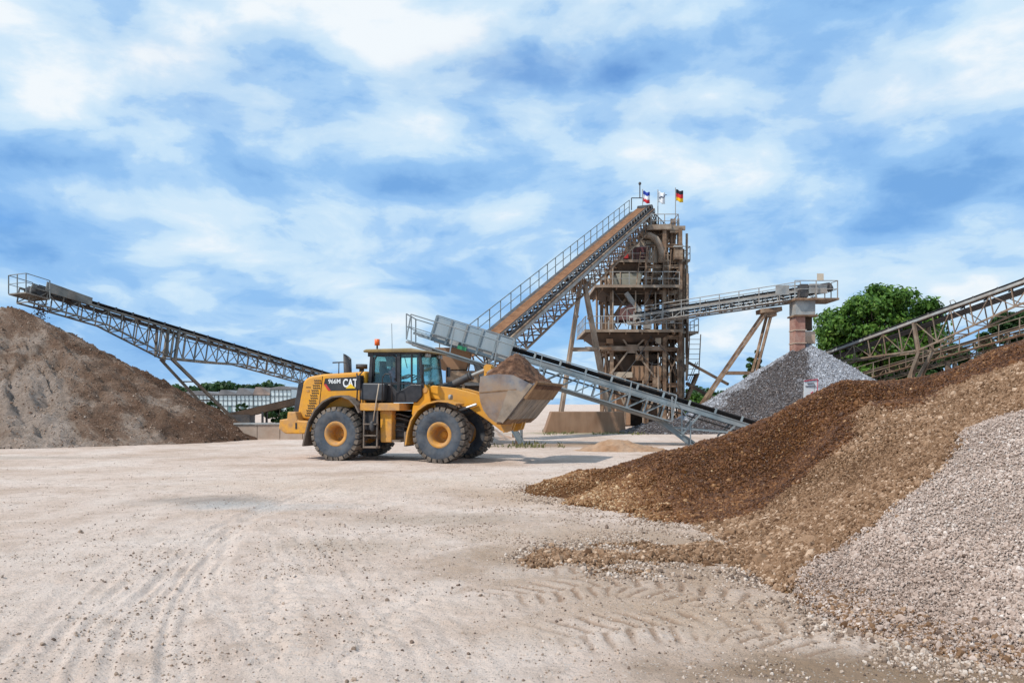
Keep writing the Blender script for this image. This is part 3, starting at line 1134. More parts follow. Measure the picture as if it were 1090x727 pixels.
def scatter_ground():
    # a spread of loose stones in front of the heaps, thinning out over the yard
    n = 260000
    D = np.exp(RNG.uniform(math.log(4.6), math.log(30), n))
    X = RNG.uniform(-1, 1, n) * D * 0.72
    hz = heap_lookup(X, D, HZ)
    inside = (X > GX[0]) & (D < GY[-1])
    hz = np.where(inside, hz, -2)
    dist = np.clip(-hz, 0, 2)
    dens = 0.9 * np.exp(-dist / 0.13) + 0.07
    u = 545 + X / D * F_PX
    v = HOR + CAM_H / D * F_PX

    def bl(cu, cv, ru, rv):
        return np.exp(-((u - cu) / ru) ** 2 - ((v - cv) / rv) ** 2)
    dens += .55 * bl(640, 572, 120, 14) + .6 * bl(960, 716, 130, 14) + .55 * bl(660, 592, 110, 16) + .25 * bl(480, 555, 110, 22) + .2 * bl(360, 580, 60, 22) + .5 * bl(950, 712, 90, 16) + .30 * bl(570, 525, 60, 18)
    dens += .10 * bl(150, 600, 200, 60) + .07 * bl(760, 655, 120, 20) + .1 * bl(250, 533, 40, 8)
    dens *= np.clip(.6 + fbm(X * 1.1, D * 1.1, 3) * 1.1, .05, 2)
    k = (RNG.uniform(0, 1, n) < dens) & (hz < 0.02)
    X, D = X[k], D[k]
    sz = 0.0125 * np.exp(RNG.normal(0, .40, len(X))) * (1 + .8 * np.exp(-dist[k] / .2))
    z = ground_h(X.copy(), D.copy())
    sh = RNG.uniform(0, 1, len(X))
    m = stone_mat('yard_stone', [(0.13, 0.09, 0.07), (0.29, 0.21, 0.155), (0.42, 0.32, 0.25), (0.58, 0.49, 0.42)])
    stones('loose_gravel', np.stack([X, D, z + sz * .12], 1), sz, sh, m, None, 'loose stones scattered over the pale yard ground', 'gravel')


scatter_ground()


# ------------------------------------------------------------------ cone and mound builder
def mound(name, label, cat, fn, x0, x1, y0, y1, step, m, group=None):
    xs = np.arange(x0, x1 + step, step)
    ys = np.arange(y0, y1 + step, step)
    X, Y = np.meshgrid(xs, ys)
    Z = fn(X, Y)
    keep = (Z > -0.15).ravel()
    q = grid_quads(len(xs), len(ys))
    q = q[keep[q].all(1)]
    used = np.unique(q)
    rem = np.zeros(X.size, int)
    rem[used] = np.arange(len(used))
    v = np.stack([X.ravel(), Y.ravel(), Z.ravel()], 1)[used]
    me = fast_mesh(name, v, rem[q], m)
    o = bpy.data.objects.new(name, me)
    COL.objects.link(o)
    tag(o, label, cat, group)
    return o, fn


# big sand heap on the left, with slumps and rills
SA, SB = Vector((-25.6, 40.8)), Vector((-36, 43))


def left_heap_h(x, y):
    ax, ay = SA
    bx, by = SB
    dx, dy = bx - ax, by - ay
    t = np.clip(((x - ax) * dx + (y - ay) * dy) / (dx * dx + dy * dy), 0, 1)
    qx, qy = x - (ax + t * dx), y - (ay + t * dy)
    ang = np.arctan2(qy, qx)
    wx = np.where(qx > 0, 12.2, 12.5)
    wy = np.where(qy < 0, 9.4, 11.0)
    r = np.hypot(qx / wx, qy / wy)
    r = np.sqrt(r * r + 0.0016)
    h = 6.75 * (1.03 - r)
    # rills running down the slope, and slumped lumps
    rill = np.abs(fbm(ang * 5.0 + 4, r * 1.6, 3))
    h += (-0.42 + 1.0 * rill) * smooth01((r - .12) / .4) * smooth01((1.12 - r) / .3) * np.where(qx > 3 + qy * -.4, .45, 1.0)
    h += -.12 * np.abs(fbm(x * .8 + 2, y * .8, 4, 2.1, .55)) * 2.2 * smooth01((r - .1) / .3) + 0.26 * fbm(x * .55, y * .55, 4) * smooth01(r / .3) * np.where(qx > 3 - qy * .4, .5, 1.0) + 0.11 * np.abs(fbm(x * 1.6, y * 1.6, 5, 2.1, .6)) + .03 * fbm(x * 6, y * 6, 2)
    h += 0.13 * np.maximum(fbm(x * .9 + 3, y * .9 + h * .8, 3), 0) * smooth01((r - .2) / .3)
    return h


def left_heap_mat():
    m, t, b = _base('crusted_sand')
    geo = N(t, 'ShaderNodeNewGeometry')
    pos = geo.outputs['Position']
    n1 = N(t, 'ShaderNodeTexNoise', Scale=0.33, Detail=12.0, Roughness=0.68, Distortion=0.6)
    LK(t, pos, n1.inputs['Vector'])
    mp = N(t, 'ShaderNodeMapping')
    mp.inputs['Location'].default_value = (25.6, -40.8, 0)
    LK(t, pos, mp.inputs[0])
    sx = N(t, 'ShaderNodeSeparateXYZ')
    LK(t, mp.outputs[0], sx.inputs[0])
    # sand colour darkens towards the right and back; the front is a pale crust
    darkening = math_n(t, 'ADD', math_n(t, 'MULTIPLY', sx.outputs[0], 0.016), math_n(t, 'MULTIPLY', sx.outputs[1], 0.034))
    f = math_n(t, 'SUBTRACT', n1.outputs[0], math_n(t, 'MAXIMUM', darkening, -0.14))
    c = ramp(t, f, [(0.36, (0.165, 0.092, 0.058)), (0.47, (0.25, 0.155, 0.105)), (0.53, (0.33, 0.225, 0.165)), (0.57, (0.44, 0.33, 0.26)), (0.72, (0.54, 0.43, 0.36))]).outputs[0]
    n2 = N(t, 'ShaderNodeTexNoise', Scale=2.5, Detail=8.0, Roughness=0.7)
    LK(t, pos, n2.inputs['Vector'])
    c = mixc(t, 0.55, c, ramp(t, n2.outputs[0], [(0.3, (0.6, .58, .56)), (0.7, (1.3, 1.3, 1.3))]).outputs[0], 'MULTIPLY')
    LK(t, c, b.inputs['Base Color'])
    b.inputs['Roughness'].default_value = 0.95
    b.inputs['Specular IOR Level'].default_value = 0.15
    n3 = N(t, 'ShaderNodeTexNoise', Scale=5.0, Detail=12.0, Roughness=0.75)
    LK(t, pos, n3.inputs['Vector'])
    bp = N(t, 'ShaderNodeBump', Strength=1.0, Distance=0.45)
    LK(t, n3.outputs[0], bp.inputs['Height'])
    LK(t, bp.outputs[0], b.inputs['Normal'])
    return m


SAND_HEAP, _ = mound('sand_heap', 'tall crusted brown sand heap under the discharge end of the lattice conveyor', 'sand heap', left_heap_h, -50, -9, 28, 56, 0.13, left_heap_mat())

# grey gravel cone under the right conveyor
CC = P(858, 363, 56.0)


def cone_h(x, y):
    r = np.hypot(x - CC.x, y - CC.y)
    r = np.sqrt(r * r + .05)
    h = CC.z - 0.1 - 0.615 * r + 0.10 * fbm(x * .8, y * .8, 4)
    # spill at the foot towards the tower
    g = P(700, 457, 50)
    s = 0.9 - 0.33 * np.hypot((x - g.x - .9) * .7, y - g.y)
    return np.maximum(h, s + 0.06 * fbm(x * 2, y * 2, 3))


def cone_mat():
    m, t, b = _base('grey_split_gravel')
    geo = N(t, 'ShaderNodeNewGeometry')
    pos = geo.outputs['Position']
    vo = N(t, 'ShaderNodeTexVoronoi', Scale=12.0)
    LK(t, pos, vo.inputs['Vector'])
    sc = N(t, 'ShaderNodeSeparateColor')
    LK(t, vo.outputs['Color'], sc.inputs[0])
    mp = N(t, 'ShaderNodeMapping')
    mp.inputs['Location'].default_value = (-CC.x, -CC.y, 0)
    LK(t, pos, mp.inputs[0])
    sx = N(t, 'ShaderNodeSeparateXYZ')
    LK(t, mp.outputs[0], sx.inputs[0])
    at = math_n(t, 'ARCTAN2', sx.outputs[1], sx.outputs[0])
    nz = N(t, 'ShaderNodeTexNoise', Scale=1.1, Detail=7.0, Roughness=0.65)
    LK(t, pos, nz.inputs['Vector'])
    at = math_n(t, 'ADD', at, math_n(t, 'MULTIPLY', math_n(t, 'SUBTRACT', nz.outputs[0], 0.5), 0.9))
    # a fan of fresh, wet and darker gravel runs down the side below the chute
    lo, hi = rad(-163), rad(-108)
    a1 = N(t, 'ShaderNodeMapRange')
    LK(t, at, a1.inputs[0])
    a1.inputs[1].default_value = lo - .1
    a1.inputs[2].default_value = lo + .1
    a2 = N(t, 'ShaderNodeMapRange')
    LK(t, at, a2.inputs[0])
    a2.inputs[1].default_value = hi + .12
    a2.inputs[2].default_value = hi - .12
    wet = math_n(t, 'MULTIPLY', a1.outputs[0], a2.outputs[0])
    dry = ramp(t, sc.outputs[0], [(0.0, (0.12, 0.12, 0.14)), (0.5, (0.29, 0.295, 0.325)), (1.0, (0.56, 0.565, 0.60))]).outputs[0]
    wt = ramp(t, sc.outputs[0], [(0.0, (0.035, 0.027, 0.026)), (0.6, (0.105, 0.08, 0.073)), (1.0, (0.30, 0.25, 0.23))]).outputs[0]
    LK(t, mixc(t, wet, dry, wt), b.inputs['Base Color'])
    b.inputs['Roughness'].default_value = 0.9
    bp = N(t, 'ShaderNodeBump', Strength=1.0, Distance=0.1)
    LK(t, math_n(t, 'SUBTRACT', 1.0, vo.outputs['Distance']), bp.inputs['Height'])
    LK(t, bp.outputs[0], b.inputs['Normal'])
    return m


GREY_CONE, _ = mound('gravel_cone', 'steep grey gravel cone with a dark wet streak below the red chute', 'gravel heap', cone_h, CC.x - 14, CC.x + 12, CC.y - 12, CC.y + 12, 0.12, cone_mat())

def face_stones(name, parent, fn, x0, x1, y0, y1, n, size, spread, m, shade, zmin=-.02):
    x = RNG.uniform(x0, x1, n)
    y = RNG.uniform(y0, y1, n)
    z = fn(x, y)
    k = z > zmin
    x, y, z = x[k], y[k], z[k]
    sz = size * np.exp(RNG.normal(0, spread, len(x)))
    return stones(name, np.stack([x, y, z + sz * .05], 1), sz, shade(x, y, len(x)), m, parent)


face_stones('clods', SAND_HEAP, left_heap_h, -42, -10, 28, 44, 45000, .036, .42, stone_mat('sand_clod', [(0.13, 0.075, 0.048), (0.25, 0.16, 0.11), (0.38, 0.28, 0.215), (0.50, 0.40, 0.33)]),
            lambda x, y, n: np.clip(RNG.normal(.5, .22, n) - .012 * (x + 26) - .03 * (y - 36), 0, 1), -.06)


def cone_shade(x, y, n):
    a = np.degrees(np.arctan2(y - CC.y, x - CC.x)) + 14 * fbm(x * 1.1, y * 1.1, 3)
    wet = smooth01((a + 168) / 10) * smooth01((-103 - a) / 10)
    return np.clip(RNG.normal(.62, .22, n) - .48 * wet, 0, 1)


face_stones('gravel', GREY_CONE, cone_h, CC.x - 13, CC.x + 10, CC.y - 11, CC.y + 4, 120000, .055, .38, stone_mat('split_stone', [(0.05, 0.04, 0.038), (0.14, 0.125, 0.125), (0.30, 0.305, 0.33), (0.58, 0.585, 0.62)]), cone_shade)

sm = G(655, 481)


def small_h(x, y):
    r = np.hypot((x - sm.x - .1) / 1.55, (y - sm.y - .9) / 1.1)
    return 0.52 * np.exp(-r * r * 1.9) - 0.09 + 0.06 * fbm(x * 3, y * 3, 3) + .12 * np.exp(-(((x - sm.x - 1.6) / .8) ** 2 + ((y - sm.y - .8) / .7) ** 2))


mound('sand_mound', 'small low mound of orange brown sand on the yard', 'sand heap', small_h, sm.x - 3.6, sm.x + 4, sm.y - 2.4, sm.y + 4, 0.05,
      mat('orange_sand', [(0.27, 0.14, 0.07), (0.40, 0.24, 0.14)], 3, 0.95, bump=0.7, bscale=18, dust=(0.45, 0.33, 0.24), dust_amt=0.5))


# ------------------------------------------------------------------ conveyors
class Frame:
    def __init__(self, a, b):
        self.a, self.b = Vector(a), Vector(b)
        d = self.b - self.a
        self.L = d.length
        self.d = d.normalized()
        self.s = Vector((self.d.y, -self.d.x, 0)).normalized()
        self.n = self.s.cross(self.d)

    def __call__(self, t, y=0.0, z=0.0):
        return self.a + self.d * t + self.s * y + self.n * z


def depth_at(prof, t):
    for (t0, d0), (t1, d1) in zip(prof[:-1], prof[1:]):
        if t0 <= t <= t1:
            return d0 + (d1 - d0) * (t - t0) / (t1 - t0)
    return prof[-1][1] if t > prof[-1][0] else prof[0][1]


def belt_mesh(T, F, t0, t1, hw, z, m, dip=0.12, name='belt', thick=0.03):
    """a troughed belt with some thickness"""
    ys = [-hw, -hw * .45, hw * .45, hw]
    zs = [dip, 0, 0, dip]
    vs = []
    for t in (t0, t1):
        for y, zz in zip(ys, zs):
            vs.append(F(t, y, z + zz))
        for y, zz in zip(ys[::-1], zs[::-1]):
            vs.append(F(t, y, z + zz - thick))
    fs = [(i, (i + 1) % 8, 8 + (i + 1) % 8, 8 + i) for i in range(8)]
    fs += [tuple(range(7, -1, -1)), tuple(range(8, 16))]
    return mesh(name, T, vs, fs, m)


def lattice(T, F, hw, prof, n, m, cw=0.09, bw=0.06, cross=True):
    """box truss: chords, posts, diagonals, cross ties; the bottom follows prof"""
    ts = [F.L * i / n for i in range(n + 1)]
    for y in (-hw, hw):
        beam('top_chord', T, F(0, y, 0), F(F.L, y, 0), cw, cw * 1.3, m, 'box')
        pr = [p for p in prof]
        for (t0, d0), (t1, d1) in zip(pr[:-1], pr[1:]):
            beam('bottom_chord', T, F(t0, y, -d0), F(t1, y, -d1), cw, cw, m, 'box')
        for i, t in enumerate(ts):
            beam('truss_post', T, F(t, y, -cw * .5), F(t, y, -depth_at(prof, t) + cw * .3), bw, bw, m, 'box')
            if i < n:
                t2 = ts[i + 1]
                if i % 2:
                    beam('truss_brace', T, F(t, y, -.04), F(t2, y, -depth_at(prof, t2) + .04), bw * .8, bw * .8, m, 'box')
                else:
                    beam('truss_brace', T, F(t, y, -depth_at(prof, t) + .04), F(t2, y, -.04), bw * .8, bw * .8, m, 'box')
    if cross:
        for i, t in enumerate(ts):
            beam('cross_tie', T, F(t, -hw, -depth_at(prof, t)), F(t, hw, -depth_at(prof, t)), bw, bw, m, 'box')
            if i < n and i % 2 == 0:
                t2 = ts[i + 1]
                beam('wind_brace', T, F(t, -hw, -depth_at(prof, t)), F(t2, hw, -depth_at(prof, t2)), bw * .7, bw * .7, m, 'box')


def railing(T, pts, h, m, n_per=1.5, r=0.025, up=Vector((0, 0, 1)), mid=True):
    """posts and two rails along a polyline"""
    for a, b in zip(pts[:-1], pts[1:]):
        a, b = Vector(a), Vector(b)
        L = (b - a).length
        n = max(1, round(L / n_per))
        for i in range(n + 1):
            p = a.lerp(b, i / n)
            beam('rail_post', T, p, p + up * h, r * 1.9, r * 1.9, m, 'box')
        rod('handrail', T, a + up * h, b + up * h, r, m)
        if mid:
            rod('middle_rail', T, a + up * h * .52, b + up * h * .52, r * .8, m)


def idlers(T, F, t0, t1, hw, z, n, m, mr):
    for i in range(n):
        t = t0 + (t1 - t0) * (i + .5) / n
        for sgn in (-1, 1):
            beam('idler_bracket', T, F(t, sgn * hw, z - .2), F(t, sgn * (hw + .05), z + .14), .05, .09, m)
            rod('idler_roller', T, F(t, sgn * hw * .45, z - .09), F(t, sgn * hw * .98, z + .03), .05, mr)


# --- left: long lattice stacker above the sand heap
def stacker_left():
    A = P(27, 306, 41.0)
    B = P(352, 402, 62.0)
    T = Thing('lattice_conveyor', 'long grey lattice conveyor rising over the sand heap to a railed end', 'conveyor', (B.x, B.y, 0))
    F = Frame(B, A)
    # picture positions along the truss
    def t_of(u):
        lo, hi = 0, F.L
        for _ in range(40):
            mdl = (lo + hi) / 2
            p = F(mdl)
            if 545 + p.x / p.y * F_PX > u:
                lo = mdl
            else:
                hi = mdl
        return lo
    tk = t_of(181)
    prof = [(-6, .95), (t_of(255), .95), (t_of(228), 1.3), (tk, 1.75), (t_of(112), .85), (F.L - 1.5, .8), (F.L, .8)]
    F2 = Frame(F(-6), A)
    prof2 = [(t + 6, d) for t, d in prof]
    lattice(T, F2, .5, prof2, 34, M_greytruss, .085, .055)
    belt_mesh(T, F2, 0, F2.L - .4, .46, .12, M_belt, .12)
    belt_mesh(T, F2, 0, F2.L - .4, .40, -.10, M_belt, .01, 'return_belt')
    idlers(T, F2, .5, F2.L - 1, .48, .12, 26, M_dark, M_dark)
    # kingpost pair and legs
    for y in (-.5, .5):
        beam('king_post', T, F(tk - .25, y, .02), F(tk - .25, y, -1.9), .16, .16, M_greytruss)
        beam('king_post', T, F(tk + .55, y, .02), F(tk + .35, y, -1.75), .13, .13, M_greytruss)
    foot = P(262, 455, F(tk).y + 3.2)
    foot2 = P(243, 455, F(tk).y + 2.0)
    top = F(tk, 0, -1.8)
    for f, w in ((foot, .2), (foot2, .2)):
        f.z = 0.0
    beam('support_leg', T, F(tk, -.5, -1.8), Vector((foot.x, foot.y, 0)), .2, .16, M_tantruss)
    beam('support_leg', T, F(tk, .5, -1.8), Vector((foot2.x, foot2.y, 0)), .2, .16, M_tantruss)
    for k in (.3, .55, .8):
        a = F(tk, -.5, -1.8).lerp(Vector((foot.x, foot.y, 0)), k)
        b = F(tk, .5, -1.8).lerp(Vector((foot2.x, foot2.y, 0)), k)
        beam('leg_tie', T, a, b, .08, .08, M_tantruss)
    # drum housing at the discharge end, railed platform
    for sgn in (-1, 1):
        v = [F(F.L - 3.3, sgn * .56, -.05), F(F.L - .7, sgn * .56, -.05), F(F.L - .7, sgn * .56, .48), F(F.L - 3.3, sgn * .56, .36)]
        w = [p + F.s * sgn * .05 for p in v]
        mesh('side_panel', T, v + w, [(0, 1, 2, 3), (7, 6, 5, 4), (0, 4, 5, 1), (1, 5, 6, 2), (2, 6, 7, 3), (3, 7, 4, 0)], M_greytruss)
    rod('head_drum', T, F(F.L - .5, -.5, -.05), F(F.L - .5, .5, -.05), .26, M_belt, 'drum')
    beam('platform', T, F(F.L - .9, 0, -.42), F(F.L + .35, 0, -.42), 1.5, .07, M_greytruss, up=F.n)
    e = F.L + .35
    railing(T, [F(F.L - .9, .74, -.4), F(e, .74, -.4), F(e, -.74, -.4), F(F.L - .9, -.74, -.4)], .95, M_railgreen, .9, .022)
    for t in (F.L * .52, F.L * .12):
        tube('cable_loop', T, [F(t, .5, .1), F(t, .55, .45), F(t + .3, .55, .45), F(t + .35, .5, .2)], .02, M_dark, 5)
    # sagging power cable along the truss
    pts = []
    for i in range(61):
        k = i / 60
        pts.append(F2(k * (F2.L - 2), -.58, -.35 - .16 * abs(math.sin(k * math.pi * 9))))
    tube('cable', T, pts, .022, M_dark, 5)
    # tail end on the ground behind the machine
    for y in (-.5, .5):
        p = F2(.4, y, -.9)
        beam('tail_leg', T, p, (p.x, p.y, 0), .14, .14, M_greytruss)
    p = F2(0)
    # material falling from the drum
    q = F(F.L - 1.0, 0, -.5)
    n = 240
    zz = RNG.uniform(0, 1, n) ** .8
    x = q.x + RNG.normal(0, .2, n) - .25 * zz
    y = q.y + RNG.normal(0, .10, n)
    z = q.z - zz * (q.z - 6.1)
    stones('falling_gravel', np.stack([x, y, z], 1), np.full(n, .05) * np.exp(RNG.normal(0, .3, n)), RNG.uniform(0, .5, n), STONE_M[0], None,
           'thin trickle of stones falling from the conveyor end onto the sand heap', 'gravel')


stacker_left()


# --- middle: blue grey feed conveyor with panelled head
def feed_conveyor():
    A = P(812, 470, 35.0)
    B = P(447, 358, 36.0)
    T = Thing('feed_conveyor', 'blue grey feed conveyor with panelled head sloping down past the wheel loader', 'conveyor', (A.x, A.y, 0))
    F = Frame(A, B)          # from the low end on the right to the head on the left
    L = F.L
    # s points away from the camera or to it: find the near side
    near = 1 if F.s.y < 0 else -1

    def t_of(u):
        return max(0, min(L, L * (812 - u) / (812 - 447)))
    hw = .62
    # upper stringers (channel), lower tube chords
    for y in (-hw, hw):
        beam('stringer', T, F(-1.5, y, .42), F(L - 4.2, y, .42), .09, .24, M_bluegrey, 'ibeam', F.n)
        beam('tube_chord', T, F(t_of(706), y, -.42), F(L + .1, y, -.42), .2, .2, M_bluegrey, 'drum')
        beam('head_stringer', T, F(L - 4.4, y, .05), F(L + .2, y, .05), .08, .12, M_bluegrey, 'box', F.n)
        n = 10
        for i in range(n):
            t = t_of(706) + (L - 4.3 - t_of(706)) * i / (n - 1)
            beam('truss_post', T, F(t, y, -.36), F(t, y, .36), .07, .07, M_bluegrey, 'angle')
            if i < n - 1:
                t2 = t_of(706) + (L - 4.3 - t_of(706)) * (i + 1) / (n - 1)
                beam('truss_brace', T, F(t, y, .32), F(t2, y, -.36), .05, .05, M_bluegrey, 'box')
    belt_mesh(T, F, -1.6, L - 1.0, .46, .62, M_belt, .14)
    belt_mesh(T, F, -1.6, L - 1.0, .42, .12, M_belt, .02, 'return_belt')
    idlers(T, F, -.5, L - 3.5, .5, .64, 11, M_bluegrey, M_dark)
    # panelled head: slabs with ribs on both sides
    t0, t1 = t_of(543), t_of(461)
    n = 5
    for y, sg in ((hw + .03, 1), (-hw - .03, -1)):
        for i in range(n):
            a = t0 + (t1 - t0) * i / n + .03
            b = t0 + (t1 - t0) * (i + 1) / n - .03
            top = 1.05
            v = [F(a, y, .28), F(b, y, .28), F(b, y, top), F(a, y, top)]
            w = [p + F.s * sg * .04 for p in v]
            mesh('side_panel', T, v + w, [(0, 1, 2, 3), (7, 6, 5, 4), (0, 4, 5, 1), (1, 5, 6, 2), (2, 6, 7, 3), (3, 7, 4, 0)], M_bluepanel)
        for i in range(n + 1):
            a = t0 + (t1 - t0) * i / n
            beam('panel_rib', T, F(a, y + sg * .05, -.05), F(a, y + sg * .05, 1.08), .06, .09, M_bluegrey, 'box')
        beam('panel_rim', T, F(t0, y + sg * .03, 1.09), F(t1, y + sg * .03, 1.09), .08, .05, M_bluegrey, up=F.n)
        beam('skirt', T, F(t0, y - sg * .06, .1), F(t1, y - sg * .06, .1), .05, .3, M_galv, up=F.n)
    rod('head_drum', T, F(L - .95, -.5, .35), F(L - .95, .5, .35), .26, M_dark, 'drum')
    beam('gearbox', T, F(L - 2.3, near * .78, .02), F(L - 1.9, near * .78, .02), .16, .16, mat('green_motor', [(0.03, 0.22, 0.10), (0.05, 0.28, 0.13)], 4, .5))
    beam('gearbox', T, F(L - 1.9, near * .74, .16), F(L - 1.5, near * .74, .16), .22, .24, M_galv)
    # walkway on the near side with railing
    y = near * 1.15
    beam('walkway', T, F(t_of(715), near * .95, -.36), F(L + .25, near * .95, -.36), .5, .05, M_bluegrey, up=F.n)
    railing(T, [F(t_of(716), y, -.34), F(L + .3, y, -.34)], 1.12, M_bluegrey, 2.0, .026, F.n.lerp(Vector((0, 0, 1)), .4).normalized())
    y2 = -near * 1.05
    railing(T, [F(L - 3.2, y2, -.34), F(L + .3, y2, -.34), F(L + .3, y, -.34)], 1.12, M_bluegrey, 1.2, .026)
    beam('platform', T, F(L - .9, 0, -.44), F(L + .3, 0, -.44), 2.3, .08, M_galv, up=F.n)
    # the walkway rail drops down to the foot
    a = F(t_of(716), y, -.34)
    b = P(736, 474, 34.6)
    b.z = 0
    up = Vector((0, 0, 1))
    for k in (0.0, .5, .95):
        p = a.lerp(b, k)
        beam('rail_post', T, p, p + up * 1.05, .05, .05, M_bluegrey)
    rod('handrail', T, a + up * 1.05, b + up * 1.0, .027, M_bluegrey)
    # slanting legs
    for yy in (-hw, hw):
        p = F(t_of(706), yy, -.42)
        q = Vector((P(738, 470, p.y).x, p.y, 0))
        beam('support_leg', T, p, q, .2, .24, M_bluegrey, 'ibeam')
        beam('leg_strut', T, F(t_of(742), yy, .3), p.lerp(q, .62), .12, .08, M_bluegrey)
        beam('leg_strut', T, p.lerp(q, .3), F(t_of(775), yy, -.05), .07, .07, M_bluegrey)
        beam('leg_strut', T, F(t_of(778), yy, .3), F(t_of(770), yy, -.35), .07, .07, M_bluegrey)
        p = F(t_of(560), yy, -.42)
        q = Vector((P(556, 470, p.y).x, p.y, 0))
        c = F(t_of(512), yy, -.42)
        beam('support_leg', T, c, q, .2, .24, M_bluegrey, 'ibeam')
        q2 = q + Vector((.12, 0, 0))
        beam('leg_post', T, p, Vector((p.x, p.y, 0)), .06, .06, M_bluegrey)
    for xx in (.25, .55):
        p = F(t_of(552), near * 1.1, -.34)
    beam('base_plate', T, (P(735, 470, 35.4).x - .25, 34.2, .04), (P(735, 470, 35.4).x + .35, 34.2, .04), .5, .06, M_bluegrey)
    # low tail box at the right end
    p = F(-1.0, 0, .2)
    for yy in (-hw, hw):
        q = F(-.6, yy, .3)
        beam('tail_leg', T, q, (q.x, q.y, 0), .1, .1, M_bluegrey)
    rod('tail_drum', T, F(-1.5, -.5, .4), F(-1.5, .5, .4), .2, M_dark, 'drum')
    return F, t_of


FEED, feed_t = feed_conveyor()


# --- transfer hopper under the head of the feed conveyor
def hopper():
    c = P(492, 430, 36.6)
    T = Thing('transfer_hopper', 'rusty brown transfer hopper under the head of the feed conveyor', 'hopper', (c.x, c.y, 0))

    def frust(name, z0, z1, a0, a1, b0, b1, m, cx=0.0):
        v = [(c.x + cx - a0, c.y - b0, z0), (c.x + cx + a0, c.y - b0, z0), (c.x + cx + a0, c.y + b0, z0), (c.x + cx - a0, c.y + b0, z0),
             (c.x + cx - a1, c.y - b1, z1), (c.x + cx + a1, c.y - b1, z1), (c.x + cx + a1, c.y + b1, z1), (c.x + cx - a1, c.y + b1, z1)]
        return mesh(name, T, v, [(0, 1, 2, 3), (7, 6, 5, 4), (0, 4, 5, 1), (1, 5, 6, 2), (2, 6, 7, 3), (3, 7, 4, 0)], m, bevel=.015)
    frust('chute', 3.35, 4.35, .55, .85, .5, .6, M_rustplate, -.35)
    frust('chute_box', 2.75, 3.3, .75, .75, .7, .7, M_brownsteel, .05)
    frust('collar', 2.62, 2.76, .85, .85, .78, .78, M_galv, .05)
    frust('lower_box', 1.5, 2.6, .45, .7, .45, .62, M_darkbrown, .25)
    for x in (-.8, .1, 1.1):
        for y in (-.8, .8):
            beam('support_leg', T, (c.x + x, c.y + y, 0), (c.x + x, c.y + y, 2.7), .12, .12, M_brownsteel, 'ibeam')
    for y in (-.8, .8):
        beam('cross_brace', T, (c.x - .8, c.y + y, .3), (c.x + 1.1, c.y + y, 2.5), .08, .08, M_brownsteel)
        beam('cross_brace', T, (c.x + 1.1, c.y + y, .3), (c.x - .8, c.y + y, 2.5), .08, .08, M_brownsteel)
        beam('cross_beam', T, (c.x - .9, c.y + y, 1.4), (c.x + 2.6, c.y + y, 1.4), .12, .14, M_brownsteel)
        beam('cross_beam', T, (c.x + 1.1, c.y + y, 2.2), (c.x + 2.9, c.y + y, 2.7), .12, .14, M_brownsteel)
        beam('support_leg', T, (c.x + 2.5, c.y + y, 0), (c.x + 2.5, c.y + y, 2.6), .12, .12, M_brownsteel, 'ibeam')
    frust('drive_box', 2.2, 2.9, .4, .45, .5, .5, M_darkbrown, 1.6)
    frust('side_chute', 2.9, 3.5, .3, .5, .4, .5, M_brownsteel, 1.5)
    # oval lamp-like mirror on a bracket at the left
    rod('bracket', T, (c.x - 1.0, c.y - .6, 3.4), (c.x - 1.5, c.y - .75, 3.42), .02, M_dark)
    o = mesh('floodlight', T, *ellip((c.x - 1.62, c.y - .78, 3.42), (.34, .12, .17)), M_galv, True)
    # guard rail in front
    a = P(458, 416, 35.2)
    b = P(500, 416, 35.2)
    za = 1.35
    railing(T, [Vector((a.x, 35.2, za - .55)), Vector((b.x, 35.2, za - .55)), Vector((P(520, 416, 35.2).x, 35.2, za - .55))], 1.15, M_galv, .85, .028)
    beam('platform', T, (a.x, 35.5, za - .6), (P(522, 416, 35.5).x, 35.5, za - .6), .9, .08, M_galv)
    for x in (a.x + .05, b.x):
        beam('platform_leg', T, (x, 35.5, 0), (x, 35.5, za - .6), .1, .1, M_galv)
    return T


def ellip(c, r, nu=14, nv=8):
    v, f = [], []
    for j in range(nv + 1):
        ph = math.pi * j / nv
        for i in range(nu):
            th = 2 * math.pi * i / nu
            v.append((c[0] + r[0] * math.sin(ph) * math.cos(th), c[1] + r[1] * math.sin(ph) * math.sin(th), c[2] + r[2] * math.cos(ph)))
    for j in range(nv):
        for i in range(nu):
            k = (i + 1) % nu
            f.append((j * nu + i, j * nu + k, (j + 1) * nu + k, (j + 1) * nu + i))
    return v, f


hopper()


# pale sand mound seen beneath the guard rail
pm = P(478, 440, 40.0)
mound('sand_mound', 'pale sand mound behind the guard rail under the feed conveyor', 'sand heap',
      lambda x, y: 2.75 * np.exp(-((x - pm.x) / 1.9) ** 2 - ((y - 40.6) / 1.6) ** 2) - .12 + .08 * fbm(x * 2, y * 2, 3), pm.x - 5, pm.x + 5, 37, 45, .08,
      mat('pale_sand', [(0.42, 0.25, 0.16), (0.60, 0.52, 0.46)], 1.5, .95, bump=.5, bscale=12))


